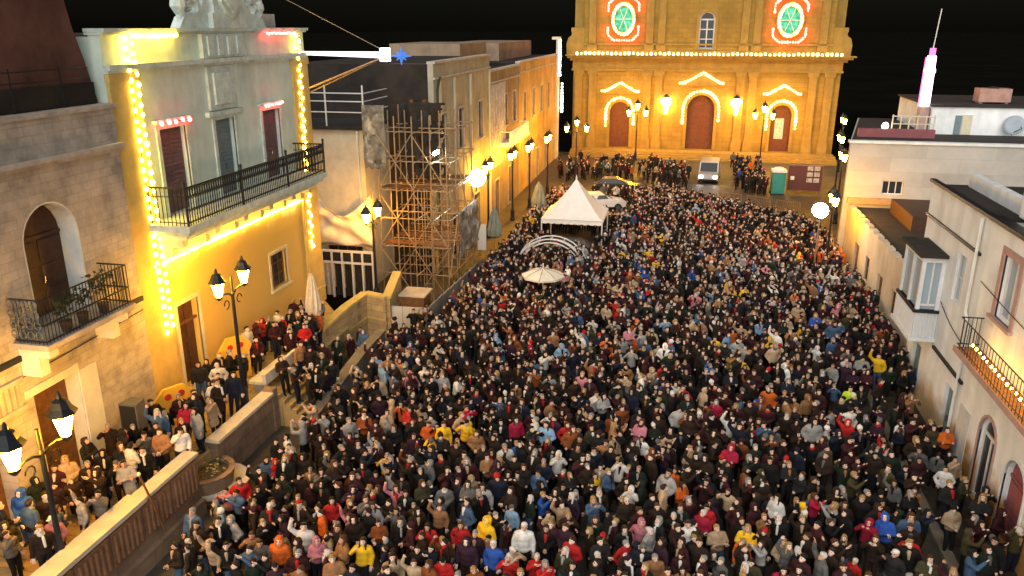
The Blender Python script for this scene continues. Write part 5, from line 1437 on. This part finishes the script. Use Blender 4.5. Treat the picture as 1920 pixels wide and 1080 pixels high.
def add_person(x, y, z, rz, place, jc=None, hk=None, hc=None, pose=None, coat=None, rng=prnd, bright=.2, tries=60, trc=None):
    for t in range(tries):
        j = jc or pick(rng, bright); k = hk or rng.choice(HK); ps = pose or rng.choice(['down', 'clasp', 'folded', 'pocket', 'down', 'clasp', 'phone', 'phone', 'film', 'wave'])
        c = coat if coat is not None else rng.random() < .3
        if k in ('beanie', 'cap'): hcol = hc if hc in CLOTH else rng.choice(['black', 'charcoal', 'maroon', 'grey', 'white', 'navy', 'red', 'plum'])
        elif k == 'hood': hcol = j
        else: hcol = hc if hc in HAIRC else rng.choice(['black', 'black', 'brown', 'brown', 'chestnut', 'blond', 'grey', 'white'])
        hw = {'short': f'short {hcol} hair', 'long': f'long {hcol} hair', 'bun': f'{hcol} hair bun', 'beanie': f'{hcol} beanie', 'cap': f'{hcol} peaked cap', 'hood': 'hood up'}[k]
        lab = f"person in {j} {'long coat' if c else 'jacket'}, {hw}, {POSES[ps][7]}, {place}"
        if lab not in used_labels: break
    used_labels.add(lab)
    b = obj('person', LIB['body'][ps]); b.location = (x, y, z); b.rotation_euler = (R(rng.gauss(-1, 3)), R(rng.gauss(0, 3)), rz)
    s = rng.choice([rng.uniform(.93, 1.06), rng.uniform(.93, 1.06), rng.uniform(.86, .97)]); b.scale = (s * rng.uniform(.95, 1.12), s * rng.uniform(.98, 1.1), s)
    b.color = (*rng.choice(SKINS), 1)
    tag(b, lab, 'person', 'people near the camera')
    o = obj('coat' if c else 'jacket', LIB['coat' if c else 'jacket'][ps], b)
    v = rng.uniform(.85, 1.2); o.color = (*[min(.9, q * v) for q in CLOTH[j]], 1)
    if rng.random() < .45 and j in DARKS:
        o = obj('scarf' if LIB['scarf'] and rng.random() < .4 else 'shirt_front', LIB['scarf'], b)
        if o.name.startswith('shirt'): o.data = LIB['shirt']
        o.color = (*CLOTH[rng.choice(['white', 'pale grey', 'beige', 'white', 'pale grey', 'red'])], 1)
    o = obj('trousers', LIB['trousers']['walk' if POSES[ps][6] else 'stand'], b)
    o.color = (*CLOTH[trc or rng.choice(['black', 'navy', 'charcoal', 'denim blue', 'dark brown', 'black'])], 1)
    o = obj({'beanie': 'beanie', 'cap': 'peaked_cap', 'hood': 'hood'}.get(k, 'hair'), LIB['hair'][k], b)
    o.matrix_local = pose_head_matrix(POSES[ps])
    o.color = (*[min(.9, q * (v if k == 'hood' else 1)) for q in (CLOTH[hcol] if k in ('beanie', 'cap', 'hood') else HAIRC[hcol])], 1)
    return b

# ---- where people stand
taken = {}
def free(x, y, r=.42):
    cx, cy = int(math.floor(x / .7)), int(math.floor(y / .7))
    for i in range(cx - 1, cx + 2):
        for j in range(cy - 1, cy + 2):
            for (a, b) in taken.get((i, j), ()):
                if (a - x) ** 2 + (b - y) ** 2 < r * r: return False
    return True
def take(x, y): taken.setdefault((int(math.floor(x / .7)), int(math.floor(y / .7))), []).append((x, y))
fwd = cam.rotation_euler.to_matrix() @ Vector((0, 0, -1)); rgt = cam.rotation_euler.to_matrix() @ Vector((1, 0, 0)); upv = cam.rotation_euler.to_matrix() @ Vector((0, 1, 0))
def seen(x, y, z, mx=.0, my=.0):
    d = Vector((x, y, z)) - Vector((0, 0, 15)); w = d.dot(fwd)
    u, v = d.dot(rgt) / w * 1500 / 960, d.dot(upv) / w * 1500 / 540
    return w > 0 and abs(u) < 1 + mx and -1 - my < v < 1
def place_of(x, y):
    s = 'front row' if y < 20.5 else 'second row' if y < 22.3 else 'third row' if y < 24.5 else 'fourth row'
    if x < -11.5: return s + ' under terrace wall'
    if x < -6: return s + ' before terrace stairs'
    if x < -1: return s + ' nearing mid street'
    if x < 4: return s + ' in mid street'
    if x < 8: return s + ' near white house'
    return s + ' on the pavement'
face = lambda rng, spread=35: R(rng.gauss(0, spread)) + math.atan2(0, 1)

# people one can pick out at once
SPEC = [
    (-4.81, 18.9, 'yellow', 'hood', None, 'clasp', False, 'front row'),
    (-9.49, 18.5, 'orange', 'short', 'brown', 'down', False, 'front row near parapet'),
    (-8.4, 18.9, 'charcoal', 'beanie', 'plum', 'pocket', False, 'beside the orange jacket'),
    (-.94, 18.84, 'red', 'short', 'grey', 'pocket', False, 'front row mid street'),
    (1.3, 20.7, 'crimson', 'short', 'white', 'clasp', False, 'second row mid street'),
    (2.47, 20.16, 'yellow', 'long', 'blond', 'folded', False, 'front row mid street'),
    (-1.9, 22.4, 'yellow', 'long', 'brown', 'clasp', False, 'behind the red jacket'),
    (-8.3, 24.6, 'orange', 'short', 'black', 'clasp', False, 'in the bright group'),
    (-7.6, 24.3, 'yellow', 'short', 'brown', 'down', False, 'in the bright group'),
    (-7.0, 24.8, 'yellow', 'cap', 'black', 'phone', False, 'in the bright group'),
    (-6.4, 24.2, 'tan', 'long', 'chestnut', 'clasp', False, 'in the bright group'),
    (-8.9, 22.0, 'yellow', 'short', 'grey', 'film', False, 'before the bright group'),
    (-9.0, 25.1, 'red', 'bun', 'black', 'folded', False, 'beside the bright group'),
    (-4.6, 23.8, 'blue', 'short', 'blond', 'down', False, 'mid crowd'),
    (-4.0, 24.9, 'sky blue', 'long', 'brown', 'clasp', False, 'mid crowd'),
    (-3.3, 25.4, 'red', 'long', 'chestnut', 'pocket', False, 'mid crowd'),
    (-4.2, 17.9, 'blue', 'cap', 'white', 'pocket', False, 'beside the yellow hood'),
    (6.6, 21.3, 'blue', 'hood', None, 'folded', False, 'near the white house'),
    (7.0, 20.8, 'red', 'short', 'black', 'phone', False, 'beside the blue hood'),
    (-13.2, 17.6, 'denim blue', 'short', 'grey', 'down', False, 'at the parapet foot'),
    (-12.6, 18.0, 'sky blue', 'beanie', 'white', 'clasp', False, 'at the parapet foot'),
    (7.05, 30.5, 'lime yellow', 'short', 'black', 'down', False, 'before the grey house'),
    (8.9, 33.8, 'yellow', 'short', 'brown', 'wave', False, 'below the grey bay'),
    (.9, 24.6, 'beige', 'short', 'blond', 'clasp', True, 'among dark coats'),
    (.4, 23.3, 'orange', 'long', 'brown', 'down', False, 'before the beige coat'),
    (.8, 29.4, 'red', 'bun', 'brown', 'pocket', False, 'further up the street'),
    (4.9, 29.3, 'tan', 'short', 'brown', 'phone', False, 'among dark coats'),
    (9.0, 24.8, 'white', 'short', 'black', 'pocket', False, 'on the pavement'),
    (7.75, 23.6, 'tan', 'long', 'chestnut', 'clasp', False, 'at the kerb'),
]
for (x, y, jc, hk, hc, ps, ct, pl) in SPEC:
    add_person(x, y, .13 if x > 8.4 else .002, face(prnd, 22), pl, jc, hk, hc, ps, ct); take(x, y)
# people on the terrace
TER = []
def ter_place(x, y):
    if y < 17: return 'terrace by parapet lamp' if x > -16.2 else 'terrace by stone house'
    if y < 22.5: return 'terrace behind relief panels' if x > -16.2 else 'terrace near the loudspeaker'
    if y < 26: return 'terrace near cutout boards'
    return 'terrace near stone bench'
TSPEC = [(-16.35, 15.3, 'denim blue', 'short', 'brown', 'down', 3.0), (-15.75, 15.55, 'denim blue', 'long', 'chestnut', 'clasp', 2.6), (-15.75, 18.6, 'white', 'short', 'black', 'folded', 2.8), (-15.3, 18.75, 'black', 'short', 'brown', 'down', .3),
         (-15.3, 19.6, 'tan', 'short', 'brown', 'clasp', .2), (-15.05, 20.0, 'white', 'cap', 'black', 'phone', .8), (-16.75, 20.1, 'black', 'short', 'grey', 'pocket', .6), (-16.5, 21.5, 'black', 'short', 'black', 'down', .9),
         (-17.3, 26.0, 'charcoal', 'short', 'blond', 'pocket', 1.2), (-15.9, 23.4, 'white', 'bun', 'brown', 'folded', .2), (-15.5, 24.0, 'navy', 'long', 'black', 'down', .5), (-16.2, 24.1, 'black', 'short', 'brown', 'phone', .6), (-15.3, 29.6, 'red', 'short', 'brown', 'clasp', .6), (-17.2, 28.2, 'white', 'short', 'black', 'down', 1.3), (-15.05, 16.4, 'grey', 'short', 'black', 'film', .3), (-15.2, 15.0, 'pink', 'cap', 'white', 'clasp', .4)]
for (x, y, jc, hk, hc, ps, rz) in TSPEC:
    add_person(x, y, 1.302, rz, ter_place(x, y), jc, hk, hc, ps, False, trc='denim blue' if jc == 'denim blue' else None); take(x, y)
n = 0
while n < 58:
    y = 14.4 + 18 * prnd.random() ** 1.5; x = prnd.uniform(-17.4, -15.15)
    if 24.3 < y < 28.9 and x > -16.3: continue
    if y > 30 and x > -15.4: continue
    if not seen(x, y, 2.4, .02, .05) or not free(x, y, .46): continue
    if (x + 17.1) ** 2 + (y - 22.9) ** 2 < .9 or (x + 17) ** 2 + (y - 26.9) ** 2 < .8 or (x + 16.95) ** 2 + (y - 20.6) ** 2 < .4: continue
    add_person(x, y, 1.302, R(prnd.choice([20, 60, 160, 30, 0]) + prnd.gauss(0, 25)), ter_place(x, y)); take(x, y); n += 1
for k in range(9):
    for t in range(30):
        x, y = prnd.uniform(-14.8, -13.4), prnd.uniform(26.1, 28.1)
        if free(x, y, .42): break
    add_person(x, y, .185 * (min(6, int((-13.3 - x) / .24)) + 1) + .002, R(prnd.gauss(40, 40)), 'on the terrace stairs', bright=.1); take(x, y)
n = 0
while n < 14:
    if n < 7: x, y, z, pl = prnd.uniform(-14.75, -13.75), prnd.uniform(28.9, 33.2), .002, 'between stairs and ramp'
    else: x, y, z, pl = prnd.uniform(-15.9, -15.2), prnd.uniform(29.2, 31.2), 1.302, 'terrace edge beyond stairs'
    if not free(x, y, .42): 
        n += .02; continue
    add_person(x, y, z, R(prnd.gauss(20, 40)), pl, bright=.1); take(x, y); n = int(n) + 1

# ---- the crowd in the street
def in_crowd(x, y):
    if y < 31 and x < (-14.0 if y < 20 else -13.6): return False
    if x < -12.9 and y < 34: return False
    if 34 <= y < 36 and x < -13.2 + (y - 34) * .5: return False
    if 36 <= y < 47 and x < -11.2: return False
    if y >= 47 and x < -11.0: return False
    if x > 10.0 and y < 36 or x > 10.5: return False
    far = np.interp(x, [-11, -6, -1, 4.7, 8.9, 11.3], [70, 71, 73, 67.5, 63, 57])
    if y > far: return False
    if 52.9 < y < 58.3 and -9.7 < x < -4.3: return False          # tent
    if 47.9 < y < 49.4 and abs(abs(x + 7.6) - 2.25) < .35: return False
    if 50.6 < y < 52.8 and -8.6 < x < -3.8: return False          # black car
    if 61.5 < y < 70.2 and -8.9 < x < -3.6: return False          # white car
    if (x + 6.9) ** 2 + (y - 41.3) ** 2 < .3: return False
    if 25.2 < y < 33.8 and x < -12.5: return False
    if (x + 14.75) ** 2 + (y - 21.15) ** 2 < 1.75: return False
    if (x - 8.55) ** 2 + (y - 50.2) ** 2 < .3 or (x - 9.3) ** 2 + (y - 50.6) ** 2 < .3: return False
    return True
def density(x, y):
    d = .84 + .26 * mnoise.noise(Vector((x * .55, y * .4, 2.2)))*1.6
    if x > 4.5 and y < 33: d *= max(.32, 1 - (x - 4.5) * .15)
    if x > 8.2 and y < 30: d = .34
    if y > 60: d = .8
    if y < 21.5 and x < 4: d = max(d, .92)
    if y < 20 and x > 5: d *= .6
    return d
cands = []
y = 16.0
while y < 74:
    x = -14.2
    while x < 10.8:
        px, py = x + prnd.uniform(-.2, .2), y + prnd.uniform(-.2, .2)
        if in_crowd(px, py) and prnd.random() < density(px, py) * .93 and seen(px, py, 1.35, .015, .035) and free(px, py, .37):
            cands.append((px, py)); take(px, py)
        x += .455
    y += .44
cands.sort(key=lambda p: (p[0]) ** 2 + (p[1]) ** 2 + (.0 if p[1] < 30 else 0))
NEAR = 300 - len(SPEC) - len(TSPEC) - 58 - 15
for (x, y) in cands[:NEAR]:
    add_person(x, y, .13 if x > 8.4 else .002, face(prnd, 38), place_of(x, y), bright=.27)

# ---- the rest of the crowd: one mass, every figure still a shaped one
TPL = []
for ps in ('down', 'clasp', 'phone', 'film', 'folded', 'pocket', 'wave'):
    P = POSES[ps]; hm = pose_head_matrix(P)
    for hk in ('short', 'long', 'short', 'long', 'hood', 'short', 'beanie'):
        vs, fs, cl = [], [], []
        def put(vf, c):
            o = len(vs); vs.extend(vf[0]); fs.extend([tuple(i + o for i in f) for f in vf[1]]); cl.extend([c] * len(vf[0]))
        key = 'j' + ps
        if key not in LIB['low']: LIB['low'][key] = fuse(jacket_parts(P), .035, 2, .30)
        put(LIB['low'][key], 1)
        if 't' not in LIB['low']: LIB['low']['t'] = fuse(trouser_parts(POSES['down']), .04, 2, .22)
        put(LIB['low']['t'], 2)
        hb = MB(); hb.ell((0, .012, .02), (.076, .094, .098), 8, 6); hb.ell((0, -.03, -.045), (.056, .062, .066), 6, 5); hb.ell((0, -.098, -.018), (.014, .022, .022), 4, 4)
        put(([tuple(hm @ Vector(p)) for p in hb.v], hb.f), 0)
        nk = MB(); capsule(nk, (0, .015, 1.44), (0, 0, 1.54), .06, .054, 6); put((nk.v, nk.f), 0)
        hd = MB(); hand(hd, P, True); put((hd.v, hd.f), 0)
        e = MB()
        for s in (-1, 1): e.ell((s * .032, -.085, .018), (.016, .006, .012), 4, 4)
        put(([tuple(hm @ Vector(p)) for p in e.v], e.f), 4)
        hk_ = 'h' + hk
        if hk_ not in LIB['low']: LIB['low'][hk_] = fuse(hair_parts(hk), .02, 2, .22)
        put(([tuple(hm @ Vector(p)) for p in LIB['low'][hk_][0]], LIB['low'][hk_][1]), 1 if hk == 'hood' else (5 if hk == 'beanie' else 3))
        if len(TPL) % 3 == 0:
            sf = MB(); capsule(sf, (0, -.098, 1.415), (0, -.128, 1.22), .055, .026, 6); put((sf.v, sf.f), 6)
        elif len(TPL) % 3 == 1:
            sf = MB(); capsule(sf, (0, .0, 1.455), (0, -.005, 1.475), .1, .094, 8); put((sf.v, sf.f), 6)
        for k in range(2):
            sb = MB(); a = limb_points(P)['ank'][k]; sb.ell((a[0], a[1] - .05, a[2] - .04), (.045, .13, .045), 6, 4); put((sb.v, sb.f), 4)
        fl, sz = [], []
        for f in fs: fl.extend(f); sz.append(len(f))
        TPL.append((np.array([tuple(p) for p in vs], np.float32), np.array(fl, np.int32), np.array(sz, np.int32), np.array(cl, np.int32)))
def crowd_mesh(name, label, spots, faces, bright):
    V, FI, SZ, C = [], [], [], []; off = 0
    for (x, y, z) in spots:
        tv, tf, ts, tc = TPL[prnd.randrange(len(TPL))]
        a = faces(x, y); s = prnd.choice([prnd.uniform(.92, 1.07), prnd.uniform(.92, 1.07), prnd.uniform(.84, .97)]); c_, s_ = math.cos(a), math.sin(a); w = s * prnd.uniform(.95, 1.15)
        v = np.empty_like(tv); v[:, 0] = (tv[:, 0] * c_ * w - tv[:, 1] * s_ * w) + x; v[:, 1] = (tv[:, 0] * s_ * w + tv[:, 1] * c_ * w) + y; v[:, 2] = tv[:, 2] * s + z; lx, ly = prnd.gauss(0, .06), prnd.gauss(-.02, .06); v[:, 0] += lx * tv[:, 2]; v[:, 1] += ly * tv[:, 2]
        k = prnd.uniform(.8, 1.25); sk = prnd.choice(SKINS)
        pal = np.array([sk, [q * k for q in CLOTH[pick(prnd, bright)]], CLOTH[prnd.choice(['black', 'navy', 'charcoal', 'dark brown'])], HAIRC[prnd.choice(['black', 'black', 'brown', 'brown', 'chestnut', 'blond', 'grey'])], (.02, .018, .016), CLOTH[prnd.choice(['black', 'maroon', 'white', 'grey', 'red', 'navy', 'black', 'charcoal'])], CLOTH[prnd.choice(['white', 'pale grey', 'beige', 'grey', 'red', 'tan', 'maroon', 'black', 'black'])]], np.float32)
        V.append(v); FI.append(tf + off); SZ.append(ts); C.append(pal[tc]); off += len(tv)
    V = np.concatenate(V); FI = np.concatenate(FI); SZ = np.concatenate(SZ); C = np.concatenate(C)
    me = bpy.data.meshes.new(name)
    me.vertices.add(len(V)); me.vertices.foreach_set('co', V.ravel())
    me.loops.add(len(FI)); me.loops.foreach_set('vertex_index', FI)
    me.polygons.add(len(SZ)); me.polygons.foreach_set('loop_start', np.concatenate([[0], np.cumsum(SZ)[:-1]]).astype(np.int32))
    me.update(calc_edges=True)
    at = me.attributes.new('tint', 'FLOAT_COLOR', 'POINT'); at.data.foreach_set('color', np.concatenate([C, np.ones((len(C), 1), np.float32)], 1).ravel())
    me.materials.append(MATS['crowd_cloth'])
    me.polygons.foreach_set('use_smooth', [True] * len(me.polygons))
    o = obj(name, me)
    return tag(o, label, 'crowd', None, 'stuff')
crowd_mesh('crowd', 'dense crowd in mostly dark coats filling the street up to the square', [(x, y, .002) for x, y in cands[NEAR:]], lambda x, y: R(prnd.gauss(0, 38)), .22)
far = []
while len(far) < 150:
    x, y = prnd.choice([(prnd.uniform(-12.5, -2.0), prnd.uniform(80, 91)), (prnd.uniform(-12.5, -3), prnd.uniform(81, 87)), (prnd.uniform(5.5, 8.4), prnd.uniform(76.5, 93)), (prnd.uniform(-2.5, 1.0), prnd.uniform(78, 88)), (prnd.uniform(6, 8.4), prnd.uniform(77, 80))])
    if not free(x, y, .45) or (abs(x - 3.1) < 1.6 and abs(y - 84) < 3.2) or (x + 10.2) ** 2 + (y - 80.3) ** 2 < .3: continue
    far.append((x, y, .002)); take(x, y)
crowd_mesh('crowd', 'scattered onlookers standing on the square before the church', far, lambda x, y: R(prnd.uniform(-180, 180)), .15)
